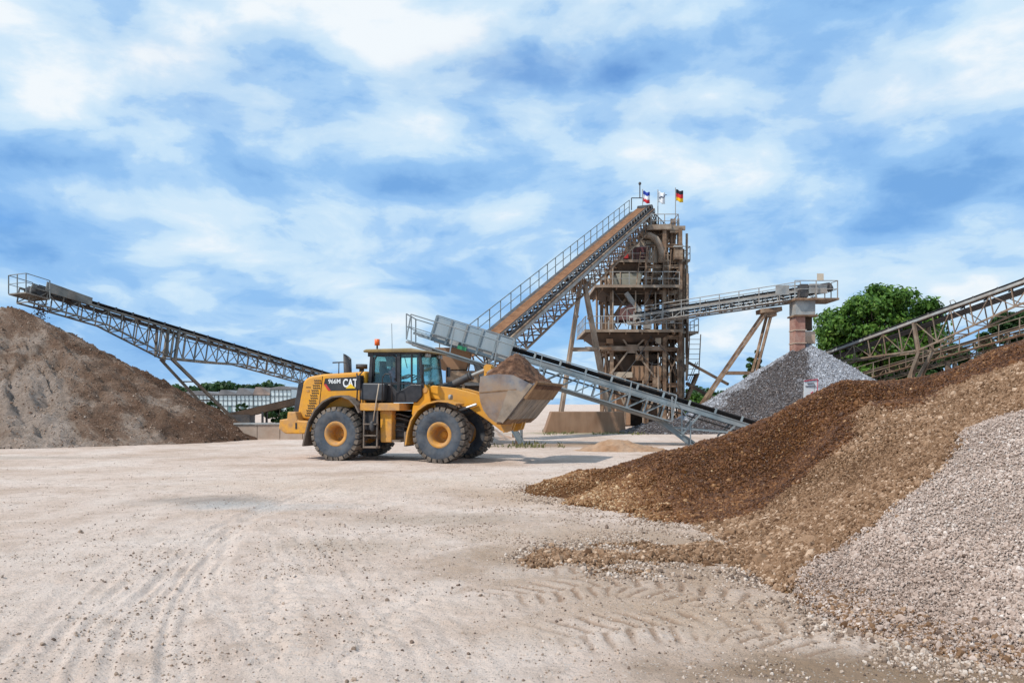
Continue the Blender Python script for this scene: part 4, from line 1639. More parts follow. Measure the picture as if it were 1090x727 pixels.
# --- the big inclined conveyor to the tower
def big_conveyor():
    A = P(500, 379, 39.0)
    B = P(684, 222, 66.0)
    F = Frame(A, B)
    T = Thing('inclined_conveyor', 'long steep brown conveyor with sandy belt climbing to the top of the tower', 'conveyor', (A.x, A.y, 0))
    L = F.L
    near = 1.0          # s points to the right, towards the camera's side
    prof = [(0, 1.2), (L * .8, 1.35), (L, 1.3)]
    F2 = Frame(F(0, .25, -.15), F(L, .25, -.15))
    lattice(T, F2, .72, prof, 30, M_brownsteel, .1, .065)
    # belt: sandy centre and far side, dark near flank
    belt_mesh(T, F, -.2, L, .37, .06, M_beltsand, .05, 'sandy_belt', .04)
    v = []
    for t in (-.2, L):
        v += [F(t, .37, .09), F(t, .80, .24), F(t, .80, .20), F(t, .37, .05)]
    mesh('belt_flank', T, v, [(0, 1, 5, 4), (1, 2, 6, 5), (2, 3, 7, 6), (3, 0, 4, 7), (0, 3, 2, 1), (4, 5, 6, 7)], M_belt)
    n = 44
    for i in range(n):
        t = L * (i + .5) / n
        beam('idler_bracket', T, F(t, .84, -.28), F(t, .84, .3), .07, .07, M_galv if i % 3 else M_tansteel)
        rod('idler_roller', T, F(t, .5, -.05), F(t, .86, .05), .06, M_dark)
    beam('skirt_board', T, F(0, .88, -.12), F(L, .88, -.12), .04, .34, M_dark, up=F.n)
    beam('stringer', T, F(-.3, .98, -.3), F(L, .98, -.3), .12, .2, M_galv, 'box', F.n)
    beam('stringer', T, F(-.3, -.52, -.1), F(L, -.52, -.1), .1, .2, M_dark, 'box', F.n)
    # walkway on the far side and its railing
    beam('walkway', T, F(0, -.80, -.2), F(L, -.80, -.2), .6, .06, M_dark, up=F.n)
    railing(T, [F(0, -1.0, -.2), F(L - .6, -1.0, -.2)], 1.12, M_railgreen, 1.45, .03)
    pts = []
    for i in range(81):
        k = i / 80
        pts.append(F(k * L, 1.12, -.75 - .14 * abs(math.sin(k * math.pi * 13))))
    tube('cable', T, pts, .025, M_dark, 5)
    rod('head_drum', T, F(L, -.4, -.1), F(L, .8, -.1), .34, M_belt, 'drum')
    # little gantry with lamp at the top end
    q = F(L - .2, -.9, 0)
    rod('gantry_post', T, q, q + Vector((0, 0, 1.0)), .04, M_dark)
    rod('gantry_arm', T, q + Vector((0, 0, 1.0)), q + Vector((1.0, 0, 1.0)), .04, M_dark)
    rod('gantry_post', T, q + Vector((.7, 0, 1.0)), q + Vector((.7, 0, 2.1)), .045, M_dark)
    mesh('lamp_head', T, *ellip(q + Vector((.7, 0, 2.2)), (.12, .12, .14)), M_dark, True)

    # A-frame support
    def t_of(u):
        lo, hi = 0, L
        for _ in range(40):
            mm = (lo + hi) / 2
            p = F(mm)
            if 545 + p.x / p.y * F_PX < u:
                lo = mm
            else:
                hi = mm
        return lo
    t = t_of(604)
    top = F2(t, 0, -1.3)
    D = top.y
    l1 = P(597, 437, D)
    l2 = P(648, 437, D)
    tp = P(620, 304, D)
    for dy in (-.8, .8):
        o_ = Vector((0, dy, 0))
        beam('support_leg', T, tp + o_ * .6 + Vector((-.15, 0, 0)), Vector((l1.x, l1.y, 1.2)) + o_, .2, .2, M_tansteel)
        beam('support_leg', T, tp + o_ * .6 + Vector((.15, 0, 0)), Vector((l2.x, l2.y, 1.2)) + o_, .2, .2, M_tansteel)
        a = (tp).lerp(Vector((l1.x, l1.y, 1.2)), .5) + o_
        b = (tp).lerp(Vector((l2.x, l2.y, 1.2)), .5) + o_
        beam('leg_tie', T, a, b, .15, .15, M_tansteel)
    beam('head_beam', T, tp + Vector((-.5, -.9, .05)), tp + Vector((-.5, .9, .05)), .3, .25, M_brownsteel)
    beam('head_beam', T, tp + Vector((.5, 0, .1)), tp + Vector((-1.5, 0, .5)), .3, .3, M_brownsteel)
    beam('head_beam', T, tp + Vector((-.6, 0, .1)), top + Vector((0, 0, .1)), .25, .25, M_brownsteel)
    for k in (.25, .5, .75):
        for (a, b) in ((l1, l1), (l2, l2)):
            p = tp.lerp(Vector((a.x, a.y, 1.2)), k)
            beam('leg_tie', T, p + Vector((0, -.8, 0)), p + Vector((0, .8, 0)), .1, .1, M_tansteel)
    # second, shorter trestle close to the tail
    p = F2(4.5, 0, -1.25)
    for y in (-.6, .6):
        beam('tail_trestle', T, (p.x, p.y + y, p.z + .3), (p.x - .1, p.y + y, 0), .14, .14, M_brownsteel)
    # concrete foot of the trestle
    b0 = P(585, 457, D - 1.2)
    b1 = P(664, 457, D - 1.2)
    K = Thing('concrete_block', 'long brown stained concrete block under the trestle of the steep conveyor', 'concrete block', ((b0.x + b1.x) / 2, D, 0))
    z1 = 1.32
    v = [(b0.x - .35, D - 1.5, -.1), (b1.x + .1, D - 1.5, -.1), (b1.x + .1, D + 1.5, -.1), (b0.x - .35, D + 1.5, -.1),
         (b0.x + .12, D - 1.35, z1), (b1.x, D - 1.35, z1), (b1.x, D + 1.35, z1), (b0.x + .12, D + 1.35, z1)]
    mesh('body', K, v, [(0, 1, 2, 3), (7, 6, 5, 4), (0, 4, 5, 1), (1, 5, 6, 2), (2, 6, 7, 3), (3, 7, 4, 0)], M_concrete, bevel=.04)
    return F


BIG = big_conveyor()


# ------------------------------------------------------------------ screening tower
def tower():
    FD, BD = 64.0, 71.0

    def X(u, D=FD):
        return (u - 545) / F_PX * D

    def Z(v, D=FD):
        return CAM_H + (HOR - v) / F_PX * D
    T = Thing('screening_tower', 'tall brown steel screening tower with railed platforms and three flags on top', 'tower', (X(685), 67.5, 0))
    MB, MT, MD = M_brownsteel, M_tansteel, M_darkbrown
    x0, x1, x2, x3 = X(651), X(688), X(707), X(724)
    rnd = random.Random(3)
    # columns
    tops = {x0: Z(283), x1: Z(262), x2: Z(240), x3: Z(243)}
    for x, zt in tops.items():
        for y in (FD, 67.5, BD):
            beam('column', T, (x, y, 0), (x, y, zt), .3, .3, MB, 'ibeam')
    for u, z0, z1 in [(637, 372, 307), (647, 455, 283), (712, 452, 236), (717, 452, 250), (731, 452, 262), (735, 400, 280)]:
        beam('pipe_column', T, (X(u), FD + 1.2, Z(z0)), (X(u), FD + 1.2, Z(z1)), .18, .18, MB if u % 2 else MT, 'drum')
    # floor beams at the levels
    for v in (372, 359, 311, 284, 262, 243, 410):
        z = Z(v)
        for y in (FD, 67.5, BD):
            if v > 290:
                beam('floor_beam', T, (x0 - .3, y, z), (x3 + .2, y, z), .18, .32, MB, 'ibeam')
            elif v > 250:
                beam('floor_beam', T, (x0 if v == 284 else x1, y, z), (x3 + .2, y, z), .16, .28, MB, 'ibeam')
            else:
                beam('floor_beam', T, (x1 - .2, y, z), (x3 + .4, y, z), .2, .34, MT, 'box')
        for x in (x0, x1, x2, x3):
            if tops[x] > z - .2:
                beam('tie_beam', T, (x, FD, z - .05), (x, BD, z - .05), .16, .28, MB, 'ibeam')

    # platforms with toe boards, grating ribs and railings
    def platform(xa, xb, ya, yb, z, rail=True, sides='lfr', h=1.12):
        box('deck', T, (xa, ya, z - .08), (xb, yb, z), MD)
        beam('toe_board', T, (xa, ya - .03, z - .02), (xb, ya - .03, z - .03), .05, .22, MT)
        beam('toe_board', T, (xa - .03, ya, z - .02), (xa - .03, yb, z - .03), .05, .22, MT)
        if rail:
            pts = []
            if 'l' in sides:
                pts.append(Vector((xa, yb, z)))
            pts += [Vector((xa, ya, z)), Vector((xb, ya, z))]
            if 'r' in sides:
                pts.append(Vector((xb, yb, z)))
            railing(T, pts, h, M_galv, 1.3, .032)
        n = int((xb - xa) / 1.1)
        for i in range(n):
            x = xa + (i + .5) * (xb - xa) / n
            beam('joist', T, (x, ya, z - .18), (x, yb, z - .18), .08, .2, MB)
    platform(X(622), X(724), FD - 1.0, BD, Z(353))
    platform(X(633), X(721), FD - .8, BD, Z(306))
    platform(X(654), X(690), FD - .6, 68.5, Z(279))
    platform(X(693), X(722), FD, BD - 1, Z(243), True, 'r')
    platform(X(721), X(736), FD + .5, BD, Z(276), True, 'r')
    platform(X(727), X(745), FD + .5, FD + 3.5, Z(353), True, 'lr')
    # inclined soffit plates below the platforms
    def soffit(xa, xb, z, drop, inset, ya, yb, m):
        v = [(xa, ya, z), (xb, ya, z), (xb, yb, z), (xa, yb, z), (xa + inset, ya + inset * .6, z - drop), (xb - inset, ya + inset * .6, z - drop), (xb - inset, yb - .3, z - drop), (xa + inset, yb - .3, z - drop)]
        mesh('hopper_skirt', T, v, [(3, 2, 1, 0), (4, 5, 6, 7), (0, 1, 5, 4), (1, 2, 6, 5), (2, 3, 7, 6), (3, 0, 4, 7)], m)
    soffit(X(653), X(690), Z(281), 1.0, .9, FD - .3, 68.4, MD)
    soffit(X(637), X(700), Z(308), .75, 1.4, FD - .4, 69, MD)
    soffit(X(626), X(712), Z(355), .7, .9, FD - .6, 69.5, MD)
    # machines
    m1 = prism('screen_housing', T, [(X(663), Z(279)), (X(690), Z(279)), (X(690), Z(264)), (X(684), Z(262)), (X(676), Z(265)), (X(663), Z(268))], FD - .2, FD + 2.2, M_maroon, .03)
    box('motor', T, (X(664), FD - .4, Z(276)), (X(668), FD - .19, Z(271)), M_red)
    for u in (671, 676, 681, 686):
        beam('stiffener', T, (X(u), FD - .24, Z(279)), (X(u), FD - .24, Z(266)), .07, .09, MD)
    prism('exhaust_hood', T, [(X(668), Z(266)), (X(677), Z(265)), (X(673), Z(256)), (X(671), Z(253)), (X(669), Z(254))], FD + .1, FD + 1.6, M_dark, .02)
    for i in range(4):
        a = X(682) + i * (X(707) - X(682)) / 4
        b = X(682) + (i + 1) * (X(707) - X(682)) / 4 - .04
        box('wall_sheet', T, (a, FD + .35, Z(279)), (b, FD + .45, Z(255)), M_beige)
    box('wall_sheet', T, (X(697), FD + .9, Z(305)), (X(706), FD + 1.0, Z(282)), M_beige)
    tube('curved_duct', T, [(X(685), FD + .1, Z(250)), (X(692), FD + .0, Z(251)), (X(698), FD - .1, Z(255)), (X(702), FD - .1, Z(262)), (X(704), FD - .1, Z(270)), (X(704), FD - .1, Z(280))], .28, MT, 12)
    prism('drive_casing', T, [(X(682), Z(254)), (X(692), Z(255)), (X(694), Z(246)), (X(686), Z(242)), (X(681), Z(247))], FD + .2, FD + 1.6, MD, .05)
    mesh('drive_drum', T, *ellip((X(687), FD + .4, Z(249)), (.45, .5, .45)), M_dark, True)
    prism('sheet_tub', T, [(X(655), Z(292)), (X(684), Z(291)), (X(680), Z(305)), (X(660), Z(305))], FD - .3, FD + 2.8, M_tub, .04)
    prism('sheet_tub', T, [(X(690), Z(290)), (X(704), Z(290)), (X(702), Z(304)), (X(692), Z(304))], FD + .8, FD + 3.2, MB, .03)
    prism('vibrating_screen', T, [(X(659), Z(341)), (X(682), Z(341)), (X(683), Z(329)), (X(672), Z(323)), (X(660), Z(329))], FD - .2, FD + 2.6, M_maroon, .03)
    box('cabinet', T, (X(649), FD + .5, Z(352)), (X(656), FD + 1.3, Z(340)), M_galv)
    beam('inclined_chute', T, (X(666), FD, Z(312)), (X(682), FD, Z(334)), .5, .35, M_galv)
    beam('inclined_chute', T, (X(668), FD + .2, Z(316)), (X(651), FD + .2, Z(340)), .25, .2, MB)
    beam('inclined_chute', T, (X(690), FD + .5, Z(316)), (X(704), FD + .5, Z(345)), .3, .25, MB)
    # K-bracing and gusset below the first platform
    zg = Z(372)
    box('gusset_plate', T, (X(667), FD - .22, Z(376)), (X(677), FD - .16, Z(367)), MT)
    for a, b in [((650, 398), (669, 373)), ((675, 373), (703, 410)), ((669, 370), (660, 357)), ((676, 370), (690, 357)), ((703, 410), (688, 440)), ((651, 398), (664, 430)), ((693, 357), (707, 372))]:
        beam('knee_brace', T, (X(a[0]), FD - .12, Z(a[1])), (X(b[0]), FD - .12, Z(b[1])), .2, .12, MT)
    beam('front_girder', T, (X(640), FD - .14, Z(371)), (X(707), FD - .14, Z(371)), .2, .36, MT, 'box')
    beam('front_girder', T, (X(622), FD - .5, Z(371)), (X(650), FD - .5, Z(371)), .2, .2, MB, 'box')
    # bins and housings low down
    box('bin', T, (X(655), FD + 2.2, 0), (X(706), BD - .3, Z(380)), MD)
    prism('bin_hopper', T, [(X(657), Z(377)), (X(704), Z(377)), (X(690), Z(398)), (X(668), Z(398))], FD + .6, FD + 2.2, MD, .02)
    box('sheet_housing', T, (X(673), FD + .15, Z(405)), (X(706), FD + 1.4, Z(389)), M_rustplate)
    box('sheet_housing', T, (X(655), FD - .1, Z(402)), (X(673), FD + 1.0, Z(396)), M_beige)
    box('sheet_housing', T, (X(657), FD + .5, .1), (X(672), FD + 1.8, Z(418)), M_rustplate)
    box('sheet_housing', T, (X(690), FD + .3, .1), (X(706), FD + 1.8, Z(420)), MD)
    for u in (674, 680, 686, 692, 698, 704):
        beam('stiffener', T, (X(u), FD + .1, Z(405)), (X(u), FD + .1, Z(389)), .06, .08, MB)
    # ladders on the front
    def ladder(u0, v0, u1, v1, D, w=.45):
        a, b = Vector((X(u0, D), D, Z(v0, D))), Vector((X(u1, D), D, Z(v1, D)))
        for sg in (-w / 2, w / 2):
            beam('ladder_stile', T, a + Vector((sg, 0, 0)), b + Vector((sg, 0, 0)), .07, .07, MB)
        n = max(2, int((b - a).length / .38))
        for i in range(1, n):
            p = a.lerp(b, i / n)
            beam('ladder_rung', T, p - Vector((w / 2, 0, 0)), p + Vector((w / 2, 0, 0)), .04, .04, MT)
    ladder(681, 306, 686, 268, 63.2, .6)
    ladder(689, 306, 693, 262, 63.2, .6)
    ladder(708, 306, 711, 266, 63.4, .5)
    ladder(715, 352, 715, 308, 63.6, .5)
    ladder(738, 398, 740, 356, 65, .9)

    # stair flights zigzag on the right side
    def stair(ua, va, ub, vb, D, w=.8):
        a, b = Vector((X(ua, D), D, Z(va, D))), Vector((X(ub, D), D, Z(vb, D)))
        n = max(4, int(abs(b.z - a.z) / .24))
        for dy in (-w / 2, w / 2):
            beam('stair_stringer', T, a + Vector((0, dy, 0)), b + Vector((0, dy, 0)), .06, .22, MB)
            beam('stair_rail', T, a + Vector((0, dy, 1)), b + Vector((0, dy, 1)), .05, .05, M_galv)
        for i in range(n + 1):
            p = a.lerp(b, i / n)
            box('stair_tread', T, p - Vector((.15, w / 2 - .03, .02)), p + Vector((.15, w / 2 - .03, .02)), MT)
    lv = [452, 432, 412, 392, 372, 353, 337, 321, 306, 290, 276]
    for i in range(len(lv) - 1):
        a, b = (711, 730) if i % 2 == 0 else (730, 711)
        stair(a, lv[i], b, lv[i + 1], 66.0 if i % 2 == 0 else 67.2)
        box('stair_landing', T, (X(b) - .5, 65.5, Z(lv[i + 1]) - .06), (X(b) + .5, 67.8, Z(lv[i + 1])), MD)
    box('stair_landing', T, (X(735), FD + .3, Z(399)), (X(745), FD + 1.4, Z(398)), MD)
    stair(742, 398, 731, 425, 65.2)
    # bracing of the frame, drains and cable runs
    lev = [0, Z(410), Z(372), Z(311), Z(284)]
    for y in (FD + .02, BD):
        for (xa, xb) in ((x0, x1), (x2, x3)):
            for za, zb in zip(lev[:-1], lev[1:]):
                if xa == x0 and y < 65:
                    continue
                beam('cross_brace', T, (xa, y, za), (xb, y, zb), .12, .1, MB)
                beam('cross_brace', T, (xb, y + .1, za), (xa, y + .1, zb), .12, .1, MB)
    for za, zb in zip(lev[:-1], lev[1:]):
        for x in (x0, x3):
            beam('cross_brace', T, (x, FD, za), (x, 67.5, zb), .1, .12, MB)
            beam('cross_brace', T, (x, BD, za), (x, 67.5, zb), .1, .12, MB)
    for i in range(44):
        u = rnd.uniform(704, 734)
        D = rnd.uniform(FD - .3, FD + 4)
        va = rnd.uniform(330, 450)
        rod('pipe', T, (X(u), D, max(0.02, Z(va))), (X(u + rnd.uniform(-.6, .6)), D, Z(va - rnd.uniform(30, 90))), rnd.choice((.05, .07, .1)), rnd.choice((MB, MT, MD)))
    for i in range(16):
        v = rnd.uniform(248, 440)
        D = rnd.uniform(FD + .3, FD + 4)
        u = rnd.uniform(690, 710)
        rod('pipe', T, (X(u), D, Z(v)), (X(u + rnd.uniform(8, 24)), D, Z(v + rnd.uniform(-2, 2))), rnd.choice((.04, .06, .09)), rnd.choice((MB, MT, MD)))
    for u, va, vb in [(652, 352, 284), (660, 306, 290), (676, 352, 310), (697, 352, 312), (700, 452, 376), (665, 452, 400), (684, 452, 405)]:
        rod('pipe', T, (X(u), FD - .3, max(.02, Z(va))), (X(u), FD - .3, Z(vb)), .06, MT)
    for k in range(7):
        ua, ub = rnd.uniform(650, 690), rnd.uniform(692, 730)
        va, vb = rnd.uniform(300, 420), rnd.uniform(270, 400)
        D = FD - rnd.uniform(.1, .5)
        pts = []
        for i in range(13):
            t_ = i / 12
            pts.append((X(ua + (ub - ua) * t_), D, Z(va + (vb - va) * t_) - 1.0 * t_ * (1 - t_) * 2))
        tube('cable', T, pts, .03, M_dark, 5)
    for u, v in [(640, 300), (668, 346), (700, 300), (713, 345), (660, 274)]:
        box('lamp', T, (X(u) - .16, FD - 1.0, Z(v)), (X(u) + .16, FD - .8, Z(v) + .2), M_galv)
        rod('lamp_arm', T, (X(u), FD - .9, Z(v)), (X(u), FD - .2, Z(v) - .5), .03, M_dark)
    for u, v, w_, h_, mm in [(645, 366, 7, 5, M_rustplate), (684, 350, 9, 6, M_galv), (697, 366, 6, 8, M_beige), (676, 384, 8, 6, M_brownsteel), (712, 330, 7, 9, M_rustplate), (663, 418, 10, 9, M_beige), (694, 412, 8, 10, M_brownsteel)]:
        box('patch_sheet', T, (X(u), FD - .30, Z(v)), (X(u + w_), FD - .26, Z(v - h_)), mm)
    # upper head: girders carrying the conveyor head, dark sloping chute going down to the right
    beam('head_girder', T, (X(688), FD - .2, Z(243)), (X(714), FD - .2, Z(242)), .2, .4, MT)
    beam('head_girder', T, (X(713), FD, Z(247)), (X(726), FD, Z(247)), .16, .16, MB)
    beam('sloping_chute', T, (X(690), FD + 1.6, Z(225)), (X(712), FD + 1.6, Z(247)), .9, .25, MD)
    for i in range(9):
        k = i / 8
        p = Vector((X(691 + 20 * k), FD + 1.0, Z(226 + 20 * k)))
        beam('chute_post', T, p, p + Vector((0, 0, .75)), .06, .06, M_dark)
    beam('chute_rail', T, (X(691), FD + 1.0, Z(226) + .75), (X(711), FD + 1.0, Z(246) + .75), .06, .06, M_dark)
    for i in range(12):
        u = 672 + i * 2.9
        beam('hanger', T, (X(u), FD + .9, Z(226 + max(0, (682 - u)) * .9 + max(0, u - 690) * .9)), (X(u + 1), FD + .9, Z(257)), .09, .09, MB)
    for (a, b) in [((672, 258), (700, 232)), ((684, 256), (712, 244)), ((690, 228), (704, 256)), ((664, 262), (690, 262))]:
        beam('head_brace', T, (X(a[0]), FD + .8, Z(a[1])), (X(b[0]), FD + .8, Z(b[1])), .12, .12, MT)
    for u, va, vb in [(716, 280, 232), (719, 280, 232), (723, 262, 232), (711, 306, 240)]:
        beam('mast', T, (X(u), FD + .4, Z(va)), (X(u), FD + .4, Z(vb)), .18, .18, MB if u != 723 else M_galv)
    box('cabinet', T, (X(717), FD - .3, Z(277)), (X(726), FD + .6, Z(264)), MB)
    box('cabinet_roof', T, (X(716.5), FD - .4, Z(264)), (X(726.5), FD + .7, Z(264) + .12), M_galv)
    return X, Z


TX, TZ = tower()


# ------------------------------------------------------------------ flags
def flag(u_pole, v_base, v_top, w, h, cols, label, D, mark=False):
    p = P(u_pole, v_base, D)
    T = Thing('flag', label, 'flag', p, 'flags on top of the tower')
    q = P(u_pole, v_top, D)
    rod('flag_pole', T, p, q + Vector((0, 0, .15)), .035, M_galv)
    nx, nz = 12, 9
    vs, fs, mi = [], [], []
    for side in (0, 1):
        for j in range(nz + 1):
            for i in range(nx + 1):
                s, t = i / nx, j / nz
                x = s * w * .92 + .02
                yy = .16 * s * math.sin(s * 7 + t * 1.3) + side * .015
                z = -t * h - .30 * s * math.sin(s * 2.5) * .6 + .05 * math.sin(s * 9)
                vs.append(Vector((q.x + x + .03, q.y + yy, q.z + z)))
    K = (nx + 1) * (nz + 1)
    for side in (0, 1):
        for j in range(nz):
            for i in range(nx):
                a = side * K + j * (nx + 1) + i
                fs.append((a, a + 1, a + nx + 2, a + nx + 1))
    # rim
    ring = [i for i in range(nx + 1)] + [(j + 1) * (nx + 1) - 1 for j in range(1, nz + 1)] + [nz * (nx + 1) + i for i in range(nx - 1, -1, -1)] + [j * (nx + 1) for j in range(nz - 1, 0, -1)]
    for a, b in zip(ring, ring[1:] + ring[:1]):
        fs.append((a, b, b + K, a + K))
    o = mesh('cloth', T, vs, fs, cols, True)
    for pl in o.data.polygons:
        c = pl.center
        s = (c.x - (q.x - T.o.x)) / w
        t = -(c.z - (q.z - T.o.z) + .30 * s * math.sin(s * 2.5) * .6) / h
        pl.material_index = min(len(cols) - 1, max(0, int(t * len(cols))))
    if mark:
        pts = [q + Vector((.12 + .62 * k / 10, .16 * (.12 + .62 * k / 10) / w * math.sin((.12 + .62 * k / 10) / w * 7 + .6) - .05, -h * .62 + .1 * math.sin(k * .9) + .025 * k)) for k in range(11)]
        tube('emblem', T, pts, .035, mat('emblem_blue', [(0.02, 0.05, 0.12), (0.03, 0.06, 0.15)], 3, .8), 5)


def flat(name, c):
    return mat(name, [c, tuple(x * 1.1 for x in c)], 3, .85)


flag(684, 226, 203.5, .62, .92, [flat('flag_blue', (0.015, 0.04, 0.30)), flat('flag_white', (0.75, 0.75, 0.77)), flat('flag_red', (0.55, 0.02, 0.03))],
     'blue white and red striped flag at the head of the steep conveyor', 66.0)
flag(700.3, 243, 204, .62, .92, [M_white], 'white flag with a thin dark emblem between two striped flags', 66.5, True)
flag(719, 243, 202, .68, .95, [flat('flag_black', (0.012, 0.012, 0.018)), flat('flag_red2', (0.58, 0.02, 0.03)), flat('flag_gold', (0.80, 0.46, 0.01))],
     'black red and gold striped flag over the tower corner', 66.5)


# ------------------------------------------------------------------ conveyor from the tower to the grey cone
def gravel_conveyor():
    A = P(672, 347, 62.0)
    B = P(868, 318, 56.2)
    F = Frame(A, B)
    foot = P(770, 430, 58)
    T = Thing('discharge_conveyor', 'railed conveyor from the tower to the chute above the grey gravel cone', 'conveyor', (foot.x, foot.y, 0))
    L = F.L
    Fu = Frame(A + Vector((0, 0, .62)), B + Vector((0, 0, .62)))
    lattice(T, Fu, .55, [(0, .55), (L, .62)], 16, M_galv, .1, .06)
    belt_mesh(T, Fu, .4, L + 1.0, .45, .15, M_belt, .16)
    belt_mesh(T, Fu, .4, L + .6, .42, -.28, M_belt, .02, 'return_belt')
    idlers(T, Fu, .5, L - 1, .48, .18, 14, M_dark, M_dark)
    near = 1 if F.s.y < 0 else -1
    beam('walkway', T, F(0, near * .85, .05), F(L - .5, near * .85, .05), .5, .06, M_galv)
    railing(T, [F(.0, near * 1.08, .06), F(L - .9, near * 1.08, .06)], 1.15, M_galv, 1.45, .03)
    railing(T, [F(.0, -near * .7, .06), F(L - .9, -near * .7, .06)], 1.15, M_galv, 1.45, .03)
    rod('handrail', T, F(.05, near * 1.08, 1.2), F(-.35, near * 1.08, .8), .03, M_galv)
    rod('handrail', T, F(-.35, near * 1.08, .8), F(-.1, near * 1.08, -.1), .03, M_galv)
    # end platform
    e0, e1 = P(846, 318, 56.2), P(886, 318, 56.2)
    z = e0.z - .1
    box('platform', T, (e0.x - .4, 55.0, z - .14), (e1.x, 57.4, z), M_brownsteel)
    railing(T, [Vector((e0.x - .4, 55.05, z)), Vector((e1.x - .1, 55.05, z)), Vector((e1.x - .1, 57.3, z)), Vector((e0.x - .4, 57.3, z))], 1.2, M_galv, 1.25, .032)
    box('drive_guard', T, (P(852, 318, 55.4).x, 55.3, z + .1), (P(860, 318, 55.4).x, 56.0, z + 1.0), M_dark)
    box('sheet_guard', T, (P(861, 318, 55.3).x, 55.22, z + .35), (P(880, 318, 55.3).x, 55.3, z + 1.0), M_galv)
    box('sheet_guard', T, (P(824, 318, 56).x, 55.62, z + .3), (P(838, 318, 56).x, 55.70, z + .95), M_galv)
    box('notice_plate', T, (P(868, 318, 55.3).x, 55.0, z + 1.2), (P(875, 318, 55.3).x, 55.03, z + 1.68), M_beige)
    rod('head_drum', T, Fu(L + .9, -.5, .02), Fu(L + .9, .5, .02), .26, M_dark, 'drum')
    # trestle
    tp = P(818, 332, 57.4)
    f1 = P(738, 440, 58.5)
    f2 = P(789, 440, 58.5)
    for dy in (-.5, .5):
        o_ = Vector((0, dy, 0))
        a = Vector((f1.x - .6, f1.y, 0))
        b = Vector((f2.x - .1, f2.y, 0))
        beam('support_leg', T, tp + o_ + Vector((-.2, 0, 0)), a + o_, .2, .18, M_brownsteel)
        beam('support_leg', T, tp + o_ + Vector((.1, 0, 0)), b + o_, .2, .18, M_brownsteel)
        pa = (tp + Vector((-.2, 0, 0))).lerp(a, .52)
        pb = (tp + Vector((.1, 0, 0))).lerp(b, .52)
        beam('leg_tie', T, pa + o_, pb + o_, .2, .22, M_brownsteel)
    beam('head_beam', T, tp + Vector((-.7, 0, .0)), tp + Vector((.75, 0, .15)), 1.4, .3, M_brownsteel)
    beam('head_beam', T, tp + Vector((-.3, 0, -.25)), tp + Vector((.4, 0, -.2)), 1.2, .3, M_brownsteel)
    s0, s1 = P(733, 386, 62), P(775, 409, 59)
    beam('stay_strut', T, s0, s1, .18, .18, M_darkbrown)
    beam('stay_strut', T, P(731, 408, 63), P(760, 424, 60), .22, .22, M_darkbrown)
    # telescopic chute: stacked sleeves
    c = P(852, 340, 56.0)
    zt = z - .14
    C = Thing('drop_chute', 'reddish square drop chute hanging from the conveyor end above the gravel cone', 'chute', (c.x, 56, CC.z))
    box('sleeve', C, (c.x - .55, 55.35, zt - 1.0), (c.x + .8, 56.65, zt - .002), M_galv)
    box('flange', C, (c.x - .68, 55.2, zt - 1.1), (c.x + .95, 56.75, zt - 1.0), M_brownsteel)
    for k, (za, zb, m) in enumerate([(1.1, 2.0, M_redconc), (2.08, 2.9, M_redconc), (2.98, 3.75, M_redconc)]):
        box('sleeve', C, (c.x - .56, 55.4, zt - zb), (c.x + .12, 56.6, zt - za), m)
        box('flange', C, (c.x - .6, 55.34, zt - zb - .08), (c.x + .2, 56.64, zt - zb), M_concrete2)
    box('splash_plate', C, (c.x + .14, 55.75, zt - 2.95), (c.x + .95, 56.6, zt - 2.1), M_concrete2)
    box('splash_plate', C, (c.x + .14, 56.2, zt - 2.0), (c.x + .9, 56.62, zt - 1.12), M_darkbrown)
    box('splash_plate', C, (c.x + .14, 56.0, zt - 3.6), (c.x + .8, 56.6, zt - 3.0), M_darkbrown)


gravel_conveyor()


